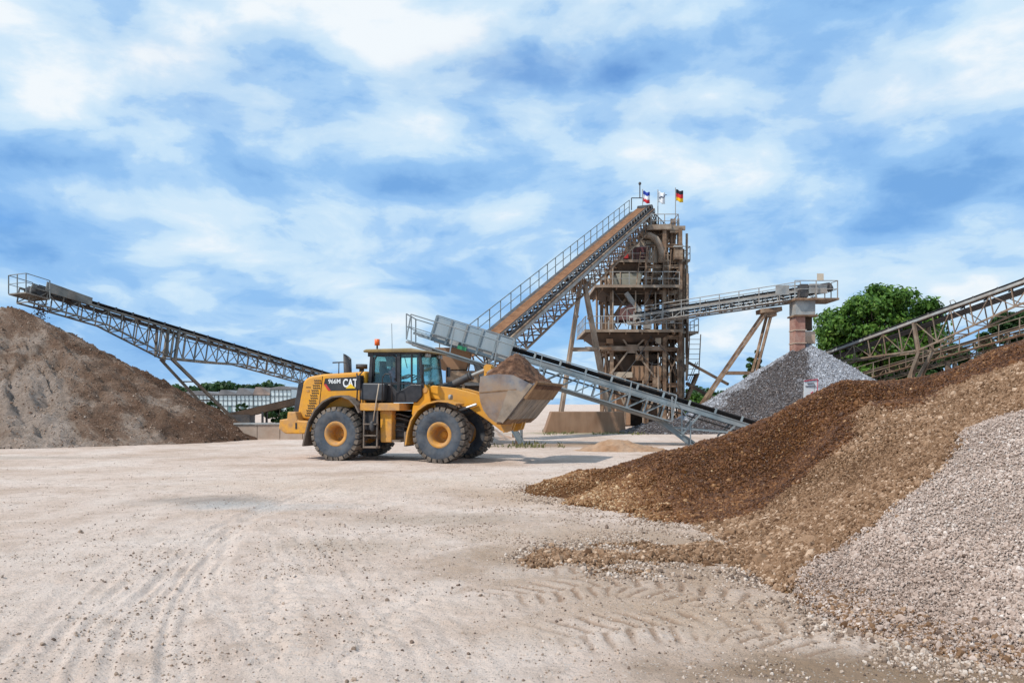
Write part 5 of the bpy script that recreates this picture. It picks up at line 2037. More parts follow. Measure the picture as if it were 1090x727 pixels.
# ------------------------------------------------------------------ two lattice conveyors on the right
def right_conveyors():
    A = P(878, 380, 61.0)
    B = P(1110, 297, 45.0)
    F = Frame(A, B)
    T = Thing('lattice_conveyor', 'sandy lattice conveyor with black belt rising in front of the big tree', 'conveyor', (P(960, 430, 55).x, 55, 0))

    def t_of(u):
        lo, hi = 0, F.L
        for _ in range(40):
            mm = (lo + hi) / 2
            p = F(mm)
            if 545 + p.x / p.y * F_PX < u:
                lo = mm
            else:
                hi = mm
        return lo
    tk = t_of(980)
    E2 = Frame(F(-6), F(F.L + 4))
    prof = [(0, .9), (t_of(905) + 6, .95), (tk + 6, 1.9), (t_of(1088) + 6, 1.15), (E2.L, 1.1)]
    lattice(T, E2, .6, prof, 20, M_tantruss, .10, .06)
    belt_mesh(T, E2, 0, E2.L, .55, .14, M_belt, .14)
    belt_mesh(T, E2, 0, E2.L, .5, -.32, M_belt, .02, 'return_belt')
    idlers(T, E2, .5, E2.L - .5, .58, .14, 16, M_dark, M_dark)
    beam('stringer', T, E2(0, .66, .05), E2(E2.L, .66, .05), .08, .16, M_galv, up=E2.n)
    for y in (-.6, .6):
        beam('king_post', T, F(tk, y, 0), F(tk, y, -1.95), .2, .2, M_tantruss)
        k = F(tk, y, -1.95)
        a = P(946, 432, k.y + .8)
        beam('support_leg', T, k, (a.x, a.y, 0), .22, .18, M_tantruss)
        a = P(958, 432, k.y + 1.8)
        beam('support_leg', T, k, (a.x, a.y, 0), .2, .16, M_brownsteel)
        e = E2(.8, y, -.9)
        beam('tail_leg', T, e, (e.x, e.y, 0), .16, .16, M_tantruss)
        e = E2(E2.L - .5, y, -1.1)
        beam('support_leg', T, e, (e.x, e.y, 0), .2, .2, M_tantruss)
    tube('cable_loop', T, [F(t_of(1020), .5, .1), F(t_of(1020), .6, .5), F(t_of(1024), .6, .5), F(t_of(1025), .5, .25)], .03, M_galv, 5)

    A = P(905, 404, 64.0)
    B = P(1115, 343, 52.0)
    F3 = Frame(A, B)
    T2 = Thing('service_conveyor', 'thin railed lattice conveyor running behind and below the sandy one', 'conveyor', (P(1030, 430, 57).x, 57, 0))
    lattice(T2, F3, .5, [(0, .75), (F3.L, .8)], 13, M_tantruss, .09, .055)
    belt_mesh(T2, F3, 0, F3.L, .42, .12, M_belt, .1)
    beam('walkway', T2, F3(0, .85, -.5), F3(F3.L, .85, -.5), .6, .05, M_brownsteel, up=F3.n)
    railing(T2, [F3(0, 1.1, -.5), F3(F3.L, 1.1, -.5)], 1.1, M_tantruss, 1.3, .028)
    for t in (.2, .55, .9):
        for y in (-.5, .5):
            p = F3(F3.L * t, y, -.8)
            beam('support_leg', T2, p, (p.x, p.y, 0), .24, .24, M_tantruss)
    # horizontal boarding low behind the heap crest
    a, b = P(985, 408, 50), P(1062, 408, 50)
    K = Thing('feed_bin', 'pale steel feed bin edge showing just over the dark heap crest', 'bin', ((a.x + b.x) / 2, 50, 0))
    for i in range(4):
        xa = a.x + (b.x - a.x) * i / 4
        xb = a.x + (b.x - a.x) * (i + 1) / 4 - .05
        prism('panel', K, [(xa, 0), (xb, 0), (xb, 3.05 + .12 * (i + 1)), (xa, 3.05 + .12 * i)], 50, 50.15, M_galv)
    for i in range(5):
        x = a.x + (b.x - a.x) * i / 4
        beam('post', K, (x, 50.25, 0), (x, 50.25, 3.3 + .1 * i), .14, .14, M_tantruss)
    box('back_panel', K, (a.x, 52.0, 0), (b.x, 52.12, 3.0), M_galv)
    box('end_panel', K, (a.x - .1, 50.16, 0), (a.x, 52.1, 3.0), M_galv)


right_conveyors()


# ------------------------------------------------------------------ sign behind the crest of the dark heap
def sign():
    D = 15.6
    a = P(855.5, 425, D)
    w, h = 15 / F_PX * D, 21 / F_PX * D
    z0 = a.z
    T = Thing('notice_sign', 'white notice board with red border half sunk behind the dark gravel crest', 'sign', (a.x + w / 2, D, 0))
    tilt = .03
    v = [(a.x, D, z0 - .1), (a.x + w, D + .02, z0 - .1), (a.x + w + tilt * .3, D + .02, z0 + h + .02), (a.x + tilt * .3, D, z0 + h - .02)]
    wv = [(p[0], p[1] + .015, p[2]) for p in v]
    mesh('board', T, v + wv, [(0, 1, 2, 3), (7, 6, 5, 4), (0, 4, 5, 1), (1, 5, 6, 2), (2, 6, 7, 3), (3, 7, 4, 0)], M_white)
    mr = mat('sign_red', [(0.5, 0.02, 0.06), (0.55, 0.03, 0.08)], 3, .5)
    beam('border', T, (a.x + .005, D - .006, z0 + h - .03), (a.x + w, D - .006 + .014, z0 + h + .008), .012, .018, mr)
    beam('border', T, (a.x + w - .004, D + .008, z0 - .08), (a.x + w + .004, D + .008, z0 + h), .010, .010, mr)
    tm = mat('sign_text', [(0.05, 0.05, 0.08), (0.08, 0.07, 0.1)], 3, .6)
    for k, (x0, x1, zz) in enumerate([(.25, .75, .80), (.12, .88, .66)]):
        beam('text_line', T, (a.x + w * x0, D - .004, z0 + h * zz), (a.x + w * x1, D + .004, z0 + h * zz + .006), .008, .014, tm)
    beam('text_line', T, (a.x + w * .5, D - .002, z0 + h * .3), (a.x + w * .68, D, z0 + h * .38), .008, .02, mr)
    for x in (.25, .75):
        beam('post', T, (a.x + w * x, D + .03, -.05), (a.x + w * x, D + .03, z0 + h * .8), .03, .03, M_galv)


sign()


# ------------------------------------------------------------------ low walls, feeder and halls on the left
def left_background():
    a, b = P(252, 468, 41.0), P(348, 468, 41.0)
    T = Thing('concrete_wall', 'low sandy concrete wall behind the rear of the wheel loader', 'wall', ((a.x + b.x) / 2, 41, 0))
    n = 4
    for i in range(n):
        xa = a.x + (b.x - a.x) * i / n
        xb = a.x + (b.x - a.x) * (i + 1) / n - .03
        box('wall_block', T, (xa, 40.7, -.05), (xb, 41.3, .72 + .02 * (i % 2)), M_concrete2)
    box('coping', T, (a.x - .05, 40.65, .745), (b.x, 41.35, .83), M_galv)
    # dark belt feeder sloping behind it
    A, B = P(232, 447, 60), P(330, 424, 60)
    F = Frame(A, B)
    T = Thing('belt_feeder', 'dark low belt feeder sloping up behind the wheel loader', 'conveyor', ((A.x + B.x) / 2, 60, 0))
    for y in (-.5, .5):
        beam('side_board', T, F(0, y, 0), F(F.L, y, 0), .08, .5, M_darkbrown, up=F.n)
        for t in (.1, .5, .9):
            p = F(F.L * t, y, -.2)
            beam('support_leg', T, p, (p.x, p.y, 0), .14, .14, M_dark)
    belt_mesh(T, F, 0, F.L, .45, .22, M_belt, .06)
    rod('tail_drum', T, F(0, -.6, 0), F(0, .6, 0), .3, M_dark, 'drum')
    box('drive_box', T, (A.x + 1.2, 59.3, 0), (A.x + 2.6, 60.6, 1.0), M_dark)
    # glazed halls far behind
    D = 150.0
    Mpan = mat('white_wall_panel', [(0.52, 0.62, 0.64), (0.66, 0.73, 0.73)], .5, .5, streak=True)
    Mroof = mat('grey_roof_sheet', [(0.12, 0.12, 0.125), (0.22, 0.21, 0.21)], .4, .7)
    Mfr = mat('dark_mullion', [(0.06, 0.08, 0.09), (0.10, 0.12, 0.13)], 1, .6)
    labs = ['low white panelled hall with grey roof, mostly hidden by the sand heap', 'white panelled hall with grey roof standing behind the legs of the lattice conveyor',
            'white panelled hall with dark pitched roof in the middle of the row', 'white panelled hall with rust streaked pitched roof',
            'grey gabled hall with panelled front at the end of the row by the loader']
    spans = [(196, 233, 418, 416), (233, 252, 417, 415), (252, 270, 417, 413), (270, 288, 416, 412), (288, 310.5, 412, 411)]
    for k, (ua, ub, v1, v2) in enumerate(spans):
        xa, xb = P(ua, 430, D).x, P(ub, 430, D).x - .12
        zw = P(0, 420.5 if k < 4 else 414.5, D).z
        zr = P(0, v2, D).z
        y0, y1 = D, D + 16
        H = Thing('glazed_hall', labs[k], 'building', ((xa + xb) / 2, D + 8, 0), 'glazed halls behind the quarry')
        box('wall', H, (xa, y0, -.2), (xb, y1, zw), Mpan)
        xm = xa + (xb - xa) * (.15 if k < 4 else .5)
        mm = Mroof if k != 3 else mat('rusty_roof', [(0.16, 0.13, 0.12), (0.36, 0.27, 0.22)], .5, .8)
        prism('roof', H, [(xa - .02, zw + .02), (xb + .06, zw + .02), (xb + .06, zw + .3), (xm + 1.0, zr), (xm, zr), (xa - .02, zw + .3)], y0 - .3, y1 + .3, mm if k < 4 else Mroof)
        n = max(4, round((xb - xa) / .75))
        for i in range(n + 1):
            x = xa + (xb - xa) * i / n
            beam('mullion', H, (x, y0 - .05, 0), (x, y0 - .05, zw), .09, .08, Mfr)
        for z in (.3, zw * .42, zw * .72, zw - .05):
            beam('transom', H, (xa, y0 - .09, z), (xb, y0 - .09, z), .07, .1, Mfr)
        for i in range(n):
            x = xa + (xb - xa) * (i + .5) / n
            if (i + k) % 3 == 0:
                box('door_panel', H, (x - .25, y0 - .03, .0), (x + .25, y0 - .002, zw * .4), mat('hall_door', [(0.1, 0.2, 0.2), (0.16, 0.27, 0.27)], 1, .5))


left_background()


# ------------------------------------------------------------------ trees and bushes
def leaf_mat(name, c0, c1, c2):
    m, t, b = _base(name)
    geo = N(t, 'ShaderNodeNewGeometry')
    n = N(t, 'ShaderNodeTexNoise', Scale=0.5, Detail=3.0)
    LK(t, geo.outputs['Position'], n.inputs['Vector'])
    f = math_n(t, 'ADD', math_n(t, 'MULTIPLY', geo.outputs['Random Per Island'], 0.55), math_n(t, 'MULTIPLY', n.outputs[0], 0.5))
    c = ramp(t, f, [(0.2, c0), (0.5, c1), (0.85, c2)]).outputs[0]
    LK(t, c, b.inputs['Base Color'])
    b.inputs['Roughness'].default_value = 0.55
    b.inputs['Specular IOR Level'].default_value = 0.3
    out = t.nodes['Material Output']
    tl = N(t, 'ShaderNodeBsdfTranslucent')
    LK(t, c, tl.inputs[0])
    mx = N(t, 'ShaderNodeMixShader')
    mx.inputs[0].default_value = 0.28
    LK(t, b.outputs[0], mx.inputs[1])
    LK(t, tl.outputs[0], mx.inputs[2])
    LK(t, mx.outputs[0], out.inputs[0])
    return m


M_leaf = leaf_mat('oak_leaf', (0.02, 0.055, 0.008), (0.07, 0.16, 0.02), (0.18, 0.30, 0.05))
M_leaf2 = leaf_mat('dark_leaf', (0.012, 0.034, 0.012), (0.028, 0.07, 0.018), (0.055, 0.115, 0.03))
M_grass = leaf_mat('dry_grass', (0.09, 0.10, 0.03), (0.17, 0.17, 0.06), (0.30, 0.26, 0.12))


def leaves(centres, radii, per, size, rng):
    """leaf faces clustered in clumps: returns verts, quads"""
    cs, rs = np.array(centres), np.array(radii)
    idx = np.repeat(np.arange(len(cs)), per)
    n = len(idx)
    d = rng.normal(size=(n, 3))
    d /= np.linalg.norm(d, axis=1)[:, None]
    r = rng.uniform(0.35, 1.05, n) ** .6
    p = cs[idx] + d * r[:, None] * rs[idx][:, None] * np.array([1, 1, .72])
    nr = d + rng.normal(0, .55, (n, 3)) + np.array([0, 0, .35])
    nr /= np.linalg.norm(nr, axis=1)[:, None]
    a = np.cross(nr, rng.normal(size=(n, 3)))
    a /= np.linalg.norm(a, axis=1)[:, None]
    b = np.cross(nr, a)
    s = size * rng.uniform(.6, 1.3, n)[:, None]
    v = np.stack([p + a * s, p + b * s * .55 + nr * s * .15, p - a * s, p - b * s * .55 + nr * s * .15], 1).reshape(-1, 3)
    q = np.arange(n * 4).reshape(-1, 4)
    return v, q


def tree(label, base, height, rx, rz, seed, m, nclump=90, per=160, size=.28, low=.28, group=None, name='broadleaf_tree'):
    rng = np.random.default_rng(seed)
    T = Thing(name, label, 'tree', base, group)
    bx, by, bz = base
    cz = bz + height - rz
    cs, rs = [], []
    lim = []
    for i in range(nclump):
        d = rng.normal(size=3)
        d /= np.linalg.norm(d)
        k = rng.uniform(.35, 1.0) ** .5
        bump = 1 + .08 * math.sin(d[0] * 5 + seed) * math.cos(d[2] * 6 + seed * 2)
        c = np.array([bx, by, cz]) + d * k * np.array([rx, rx, rz]) * .86 * bump
        if c[2] < bz + height * low * .55:
            continue
        cs.append(c)
        rs.append(rx * rng.uniform(.09, .22))
        if rng.uniform() < .30:
            lim.append(c)
    v, q = leaves(cs, rs, per, size, rng)
    me = fast_mesh('crown', v - np.array(base), q, m, False)
    o = bpy.data.objects.new('crown', me)
    COL.objects.link(o)
    o.parent = T.root
    # trunk with limbs in one mesh
    bm_v, bm_f = [], []

    def limb(p0, p1, r0, r1, seg=7, n=5):
        p0, p1 = Vector(p0), Vector(p1)
        d = (p1 - p0).normalized()
        x = d.orthogonal().normalized()
        y = d.cross(x)
        st = len(bm_v)
        for i in range(n + 1):
            t = i / n
            c = p0.lerp(p1, t) + Vector(rng.normal(0, .05 * (p1 - p0).length * (t * (1 - t)) * 2, 3))
            r = r0 + (r1 - r0) * t
            for k in range(seg):
                a = 2 * math.pi * k / seg
                bm_v.append(c + (x * math.cos(a) + y * math.sin(a)) * r)
        for i in range(n):
            for k in range(seg):
                k2 = (k + 1) % seg
                bm_f.append((st + i * seg + k, st + i * seg + k2, st + (i + 1) * seg + k2, st + (i + 1) * seg + k))
    r = height * .028
    fork = Vector((bx, by, bz + height * .36))
    limb((bx, by, bz - .1), fork, r * 1.3, r * .85)
    for c in lim:
        limb(fork + Vector(rng.normal(0, .1, 3)), c, r * .45, r * .1)
    mesh('trunk', T, bm_v, bm_f, M_bark, True)
    return T


b = P(935, 430, 86)
tree('big round broadleaf tree rising behind the sandy lattice conveyor', (b.x + .3, 86, 0), 15.0, 7.5, 6.2, 5, M_leaf, 260, 105, .27)
for u, D, h, rx, sd, lab in [(1010, 80, 8.6, 4.0, 9, 'lower dark tree between the big round tree and the frame edge'), (1085, 76, 11.5, 4.6, 12, 'dark leafy tree behind the upper part of the sandy conveyor'),
                             (1140, 74, 11.5, 4.5, 15, 'dark leafy tree past the end of the sandy conveyor'), (960, 84, 6.2, 4.5, 21, 'low dark bushy tree at the foot of the big round tree'),
                             (1050, 86, 8.0, 4.2, 23, 'dark bushy tree seen through the struts of the thin conveyor')]:
    b = P(u, 430, D)
    tree(lab, (b.x, D, 0), h, rx, h * .45, sd, M_leaf2, 60, 130, .30, .1, 'trees behind the right conveyors')
b = P(804, 430, 95)
tree('slim tree peeping over the flank of the grey gravel cone', (b.x, 95, 0), 9.0, 1.5, 4.2, 31, M_leaf2, 34, 90, .26, .1)
for u, h, sd, lab in [(748, 3.2, 41, 'bright green bush behind the trestle of the discharge conveyor'), (764, 2.6, 43, 'small green bush beside the trestle leg of the discharge conveyor')]:
    b = P(u, 430, 80)
    tree(lab, (b.x, 80, 0), h, 2.0, h * .5, sd, M_leaf, 40, 90, .22, .0, 'bushes beyond the trestle', 'bush')
for u, D, h, rx, sd, lab in [(298, 70, 2.0, 1.7, 51, 'dark green bush in front of the gabled hall end'), (312, 70, 1.7, 1.3, 53, 'small dark bush beside the loader rear'),
                             (226, 140, 2.4, 1.6, 55, 'small round bush in front of the glazed halls by the conveyor leg'), (258, 140, 2.1, 1.3, 57, 'small conical bush in front of the middle hall')]:
    b = P(u, 430, D)
    tree(lab, (b.x, D, 0), h, rx, h * .48, sd, M_leaf2, 30, 80, .16, .0, 'bushes near the glazed halls', 'bush')


def treeline():
    rng = np.random.default_rng(77)
    cs, rs = [], []
    for i in range(1100):
        u = rng.uniform(-250, 350) if i % 3 else rng.uniform(735, 1350)
        D = rng.uniform(235, 260)
        top = 6.8 + 1.0 * math.sin(u * .031) + .7 * math.sin(u * .11 + 1) + rng.uniform(-.8, .8)
        if 300 < u < 340:
            top -= 1.0
        x = (u - 545) / F_PX * D
        for zz in (top * .85, top * .5, top * .15):
            cs.append((x + rng.uniform(-1, 1), D, zz))
            rs.append(rng.uniform(1.4, 2.2))
    v, q = leaves(cs, rs, 22, .85, rng)
    o = bpy.data.objects.new('far_wood', fast_mesh('far_wood', v, q, M_leaf2, False))
    COL.objects.link(o)
    tag(o, 'dark far wood along the horizon behind the halls', 'wood', kind='stuff')


treeline()


def grass():
    rng = np.random.default_rng(5)
    P0 = []
    for (u0, u1, v0, v1, n) in [(578, 690, 457, 463, 1300), (500, 600, 472, 477, 350), (300, 345, 462, 468, 60)]:
        for _ in range(n):
            g = G(rng.uniform(u0, u1), rng.uniform(v0, v1))
            P0.append((g.x, g.y))
    P0 = np.array(P0)
    nz = fbm(P0[:, 0] * .8, P0[:, 1] * .5, 3)
    P0 = P0[nz > -.12]
    n = len(P0)
    h = rng.uniform(.05, .20, n)
    a = rng.uniform(0, 6.28, n)
    w = rng.uniform(.02, .05, n)
    p = np.c_[P0, np.full(n, -.01)]
    sx = np.c_[np.cos(a) * w, np.sin(a) * w, np.zeros(n)]
    tip = np.c_[rng.normal(0, .05, n), rng.normal(0, .05, n), h]
    v = np.stack([p - sx, p + sx, p + tip + sx * .2, p + tip - sx * .2], 1).reshape(-1, 3)
    o = bpy.data.objects.new('grass', fast_mesh('grass', v, np.arange(n * 4).reshape(-1, 4), M_grass, False))
    COL.objects.link(o)
    tag(o, 'sparse dry grass along the foot of the concrete block and track edge', 'grass', kind='stuff')


grass()


# ------------------------------------------------------------------ wheel loader
def loader():
    T = Thing('wheel_loader', 'yellow wheel loader carrying a bucket heaped with brown soil', 'wheel loader', (0, 0, 0), local=True)
    Y, YD, K = M_yellow, M_yellow_dirty, M_black
    # --- wheels
    WR, WW = .86, .66

    def wheel(x, ysign, seed):
        rnd = random.Random(seed)
        yc = ysign * 1.12
        o = ysign            # outer side
        c = (x, yc, WR)
        w = WW / 2
        rim = lathe_y('wheel', T, [(.0, -o * .20), (.12, -o * .20), (.22, -o * .17), (.245, -o * .12), (.265, o * .20), (.31, o * .255), (.36, o * .27), (.395, o * .27), (.415, o * .25), (.42, o * .1), (.42, -o * .25), (.0, -o * .25)], c, M_rim, 36)
        prof = [(.405, -w * .80), (.52, -w * .97), (.70, -w), (.785, -w * .93), (.80, -w * .80), (.805, 0), (.80, w * .80), (.785, w * .93), (.70, w), (.52, w * .97), (.405, w * .80), (.40, w * .4), (.40, -w * .4), (.405, -w * .80)]
        vs, fs, seg, n = [], [], 48, len(prof)
        for k in range(seg):
            t = 2 * math.pi * k / seg
            for r, y in prof:
                vs.append((c[0] + r * math.cos(t), c[1] + y, c[2] + r * math.sin(t)))
        for k in range(seg):
            k2 = (k + 1) % seg
            for i in range(n - 1):
                fs.append((k * n + i, k * n + i + 1, k2 * n + i + 1, k2 * n + i))
        nside = len(fs)
        # rows of tread lugs: slanted blocks on both shoulders
        nl = 26
        ph = rnd.uniform(0, 1)
        for k in range(nl):
            for sg in (-1, 1):
                t0 = 2 * math.pi * (k + ph + (.5 if sg > 0 else 0)) / nl
                pts = []
                for (yy, dt, rr) in [(sg * .02, -.06, WR + .01), (sg * .02, .12, WR + .01), (sg * w * .99, .05, WR - .005), (sg * w * .99, -.13, WR - .005)]:
                    pts.append((yy, t0 + dt, rr))
                b0 = len(vs)
                for (yy, tt, rr) in pts:
                    vs.append((c[0] + .79 * math.cos(tt), c[1] + yy, c[2] + .79 * math.sin(tt)))
                for (yy, tt, rr) in pts:
                    vs.append((c[0] + rr * math.cos(tt), c[1] + yy * .97, c[2] + rr * math.sin(tt)))
                # shoulder drop down the sidewall
                for (yy, tt, rr) in pts[2:]:
                    vs.append((c[0] + .735 * math.cos(tt), c[1] + sg * w * 1.005, c[2] + .735 * math.sin(tt)))
                fs.append((b0 + 4, b0 + 5, b0 + 6, b0 + 7))
                for a_, b_ in ((0, 1), (1, 2), (3, 0)):
                    fs.append((b0 + a_, b0 + b_, b0 + 4 + b_, b0 + 4 + a_))
                fs.append((b0 + 6, b0 + 7, b0 + 9, b0 + 8))
                fs.append((b0 + 2, b0 + 6, b0 + 8))
                fs.append((b0 + 3, b0 + 7, b0 + 9))
        ty = mesh('tyre', rim, vs, fs, [M_rubber, M_lug])
        for p in ty.data.polygons:
            cc = p.center
            r = math.hypot(cc.x - c[0], cc.z - c[2])
            p.use_smooth = p.index < nside
            if r > .775:
                p.material_index = 1
        hub = lathe_y('hub', rim, [(.0, -o * .12), (.10, -o * .12), (.12, -o * .15), (.13, -o * .22)], c, M_yellow_dirty, 20)
        nb = 14
        for k in range(nb):
            t = 2 * math.pi * k / nb
            p = Vector((c[0] + .18 * math.cos(t), yc - o * .20, c[2] + .18 * math.sin(t)))
            rod('bolt', rim, p, p + Vector((0, o * .035, 0)), .014, M_rim)
    for i, (x, sg) in enumerate([(-1.775, -1), (-1.775, 1), (1.775, -1), (1.775, 1)]):
        wheel(x, sg, i)
    for x in (-1.775, 1.775):
        rod('axle', T, (x, -.95, .86), (x, .95, .86), .17, YD, 'drum')
        mesh('differential', T, *ellip((x, 0, .86), (.38, .3, .34)), YD, True)

    # --- rear frame, counterweight, hood
    prism('rear_frame', T, [(-3.3, .78), (.15, .62), (.3, .9), (.3, 1.35), (-.9, 1.55), (-3.3, 1.3)], -.52, .52, M_fender, .03)
    prism('counterweight', T, [(-3.93, 1.00), (-3.90, 1.30), (-3.62, 1.33), (-3.60, 1.56), (-3.30, 1.56), (-3.22, 1.28), (-2.72, 1.24), (-2.72, .95), (-3.0, .84), (-3.7, .84)], -1.28, 1.28, YD, .04)
    box('reflector', T, (-3.3, -1.292, 1.0), (-3.24, -1.28, 1.2), K)
    # hood: lofted shell, narrower towards the top
    outl = [(-3.40, 1.32), (-3.42, 1.6), (-3.28, 2.45), (-3.18, 2.62), (-3.0, 2.72), (-2.5, 2.79), (-1.0, 2.86), (-.95, 2.82), (-.95, 1.75), (-1.3, 1.75), (-2.72, 1.30)]

    def hood_w(z):
        return .96 - .05 * max(0, (z - 1.4)) / 1.4

    n = len(outl)
    vs = [(x, -hood_w(z), z) for x, z in outl] + [(x, hood_w(z), z) for x, z in outl]
    fs = [tuple(range(n)), tuple(range(2 * n - 1, n - 1, -1))] + [(i, (i + 1) % n, n + (i + 1) % n, n + i) for i in range(n)]
    HD = mesh('hood', T, vs, fs, Y, False, .07, 3)
    # dark rear grille standing behind the hood
    prism('rear_grille', T, [(-3.62, 1.50), (-3.40, 1.30), (-3.36, 1.6), (-3.22, 2.45), (-3.28, 2.56), (-3.42, 2.5)], -.93, .93, K, .03)
    for i in range(6):
        z = 1.65 + i * .14
        beam('grille_slat', T, (-3.63 + (z - 1.5) * .20, -.85, z), (-3.63 + (z - 1.5) * .20, .85, z), .03, .05, M_dark)
    # panel joint and perforated air intake
    yh = -.95
    ys = lambda z: -hood_w(z) - .004
    beam('panel_joint', HD, (-2.52, ys(2.7), 2.72), (-2.62, ys(1.8), 1.78), .018, .012, K)
    for r in range(15):
        for c_ in range(4):
            z = 2.58 - r * .082
            x = -2.80 + c_ * .068 - (2.58 - z) * .27 + (.034 if r % 2 else 0)
            if z < 1.62 and c_ > 2:
                continue
            beam('vent_slot', HD, (x - .023, ys(z) + .004, z + .012), (x + .023, ys(z) + .004, z - .012), .035, .03, K)
    # decal with the lettering
    v = [(-2.42, ys(2.63) - .004, 2.64), (-1.10, ys(2.66) - .004, 2.70), (-1.10, ys(2.25) - .004, 2.26), (-2.22, ys(2.25) - .004, 2.24), (-2.46, ys(2.5) - .004, 2.47)]
    w = [(a, b_ + .02, c_) for a, b_, c_ in v]
    mesh('name_panel', HD, v + w, [(0, 1, 2, 3, 4), (9, 8, 7, 6, 5)] + [(i, (i + 1) % 5, 5 + (i + 1) % 5, 5 + i) for i in range(5)], K)
    v = [(-2.47, ys(2.47) - .006, 2.46), (-2.38, ys(2.47) - .006, 2.46), (-2.20, ys(2.25) - .006, 2.245), (-2.30, ys(2.25) - .006, 2.245)]
    w = [(a, b_ + .015, c_) for a, b_, c_ in v]
    mesh('red_slash', HD, v + w, [(0, 1, 2, 3), (7, 6, 5, 4)] + [(i, (i + 1) % 4, 4 + (i + 1) % 4, 4 + i) for i in range(4)], M_red)
    R90 = Matrix.Rotation(rad(90), 4, 'X')
    text('model_number', HD, '966M', .20, Matrix.Translation((-2.07, ys(2.55) - .012, 2.54)) @ R90 @ Matrix.Diagonal((1, 1, 1, 1)), M_white, .003, .003)
    text('maker_name', HD, 'CAT', .36, Matrix.Translation((-1.50, ys(2.47) - .012, 2.475)) @ R90 @ Matrix.Diagonal((.74, 1, 1, 1)), M_white, .003, .010)
    yt = ys(2.4) - .018
    mesh('logo_triangle', HD, [(-1.66, yt, 2.31), (-1.30, yt, 2.31), (-1.48, yt, 2.47), (-1.66, yt + .01, 2.31), (-1.30, yt + .01, 2.31), (-1.48, yt + .01, 2.47)],
         [(0, 1, 2), (5, 4, 3), (0, 3, 4, 1), (1, 4, 5, 2), (2, 5, 3, 0)], M_triangle)
    beam('model_plate', HD, (-3.12, ys(2.35) - .002, 2.36), (-2.95, ys(2.35) - .002, 2.36), .012, .02, K)
    beam('model_plate', HD, (-3.10, ys(2.2) - .002, 2.24), (-3.0, ys(2.2) - .002, 2.24), .012, .07, M_rim)
    # exhaust with an oblique mouth, pre-cleaner
    vs, fs, seg = [], [], 18
    cx, cy, r = -1.93, -.3, .135
    for k in range(seg):
        t = 2 * math.pi * k / seg
        x, y = cx + r * math.cos(t), cy + r * math.sin(t)
        vs += [(x, y, 2.76), (x - .02, y, 3.38 - (x - cx) * .75), (cx + (r - .03) * math.cos(t) - .02, cy + (r - .03) * math.sin(t), 3.36 - (x - cx) * .75), (cx + (r - .03) * math.cos(t), cy + (r - .03) * math.sin(t), 3.0)]
    for k in range(seg):
        a, b_ = k * 4, ((k + 1) % seg) * 4
        for i in range(3):
            fs.append((a + i, b_ + i, b_ + i + 1, a + i + 1))
    fs.append(tuple(k * 4 + 3 for k in range(seg)))
    mesh('exhaust_stack', T, vs, fs, M_dark, True)
    rod('pre_cleaner', T, (-1.42, -.3, 2.80), (-1.42, -.3, 2.98), .08, M_dark, 'drum')
    rod('pre_cleaner', T, (-1.42, -.3, 2.97), (-1.42, -.3, 3.12), .19, M_dark, 'drum')
    # rails on the engine deck
    tube('deck_rail', T, [(-2.2, -.82, 3.16), (-1.85, -.82, 3.17), (-1.66, -.82, 3.15), (-1.6, -.82, 3.0), (-1.52, -.85, 2.6)], .022, K, 6)
    tube('deck_rail', T, [(-1.95, -.86, 3.16), (-1.95, -.88, 2.5)], .02, K, 6)
    tube('deck_rail', T, [(-1.2, -1.05, 2.8), (-1.16, -1.08, 2.4), (-1.18, -1.1, 1.7)], .025, K, 6)
    tube('deck_rail', T, [(-.6, .3, 3.6), (-.62, .3, 4.5)], .008, K, 5)
    # --- fenders: arched sheets
    def arch(name, pts, y0, y1, th, m):
        n = len(pts)
        cx_ = sum(p[0] for p in pts) / n
        vs = []
        for x, z in pts:
            vs += [(x, y0, z), (x, y1, z)]
        inn = []
        for i, (x, z) in enumerate(pts):
            a = pts[max(0, i - 1)]
            b_ = pts[min(n - 1, i + 1)]
            d = Vector((b_[0] - a[0], b_[1] - a[1])).normalized()
            nx_, nz_ = d.y, -d.x
            inn += [(x + nx_ * th, y0, z + nz_ * th), (x + nx_ * th, y1, z + nz_ * th)]
        N0 = len(vs)
        vs += inn
        fs = []
        for i in range(n - 1):
            a = 2 * i
            fs += [(a, a + 1, a + 3, a + 2), (N0 + a, N0 + a + 2, N0 + a + 3, N0 + a + 1), (a, a + 2, N0 + a + 2, N0 + a), (a + 1, N0 + a + 1, N0 + a + 3, a + 3)]
        fs += [(0, N0, N0 + 1, 1), (2 * n - 2, 2 * n - 1, N0 + 2 * n - 1, N0 + 2 * n - 2)]
        return mesh(name, T, vs, fs, m)
    rp = [(-2.95, .46), (-2.86, .85), (-2.74, 1.25), (-2.52, 1.62), (-2.22, 1.90), (-1.88, 2.06), (-1.55, 2.09), (-1.25, 1.99), (-1.02, 1.78), (-.90, 1.55)]
    fp = [(.66, .55), (.72, .95), (.84, 1.32), (1.06, 1.64), (1.38, 1.85), (1.75, 1.93), (2.1, 1.90), (2.35, 1.82)]
    for sg in (-1, 1):
        arch('fender', rp, sg * .80, sg * 1.46, .05, M_fender)
        arch('fender', fp, sg * .72, sg * 1.46, .05, YD)
        prism('inner_fender', T, [(-2.6, 1.3), (-2.1, 1.88), (-1.6, 2.02), (-1.1, 1.86), (-.95, 1.5), (-1.0, 1.0), (-2.6, 1.0)], sg * .78, sg * .72, M_fender)
    # mud flap at the front of the rear arch bottom, front fender stay
    box('mud_flap', T, (.62, -1.42, .5), (.68, -.80, .95), M_fender)

    # --- platform, steps, tank, ladder
    prism('platform', T, [(-.95, 1.60), (.42, 1.60), (.42, 1.84), (-.95, 1.84)], -1.32, 1.32, YD, .02)
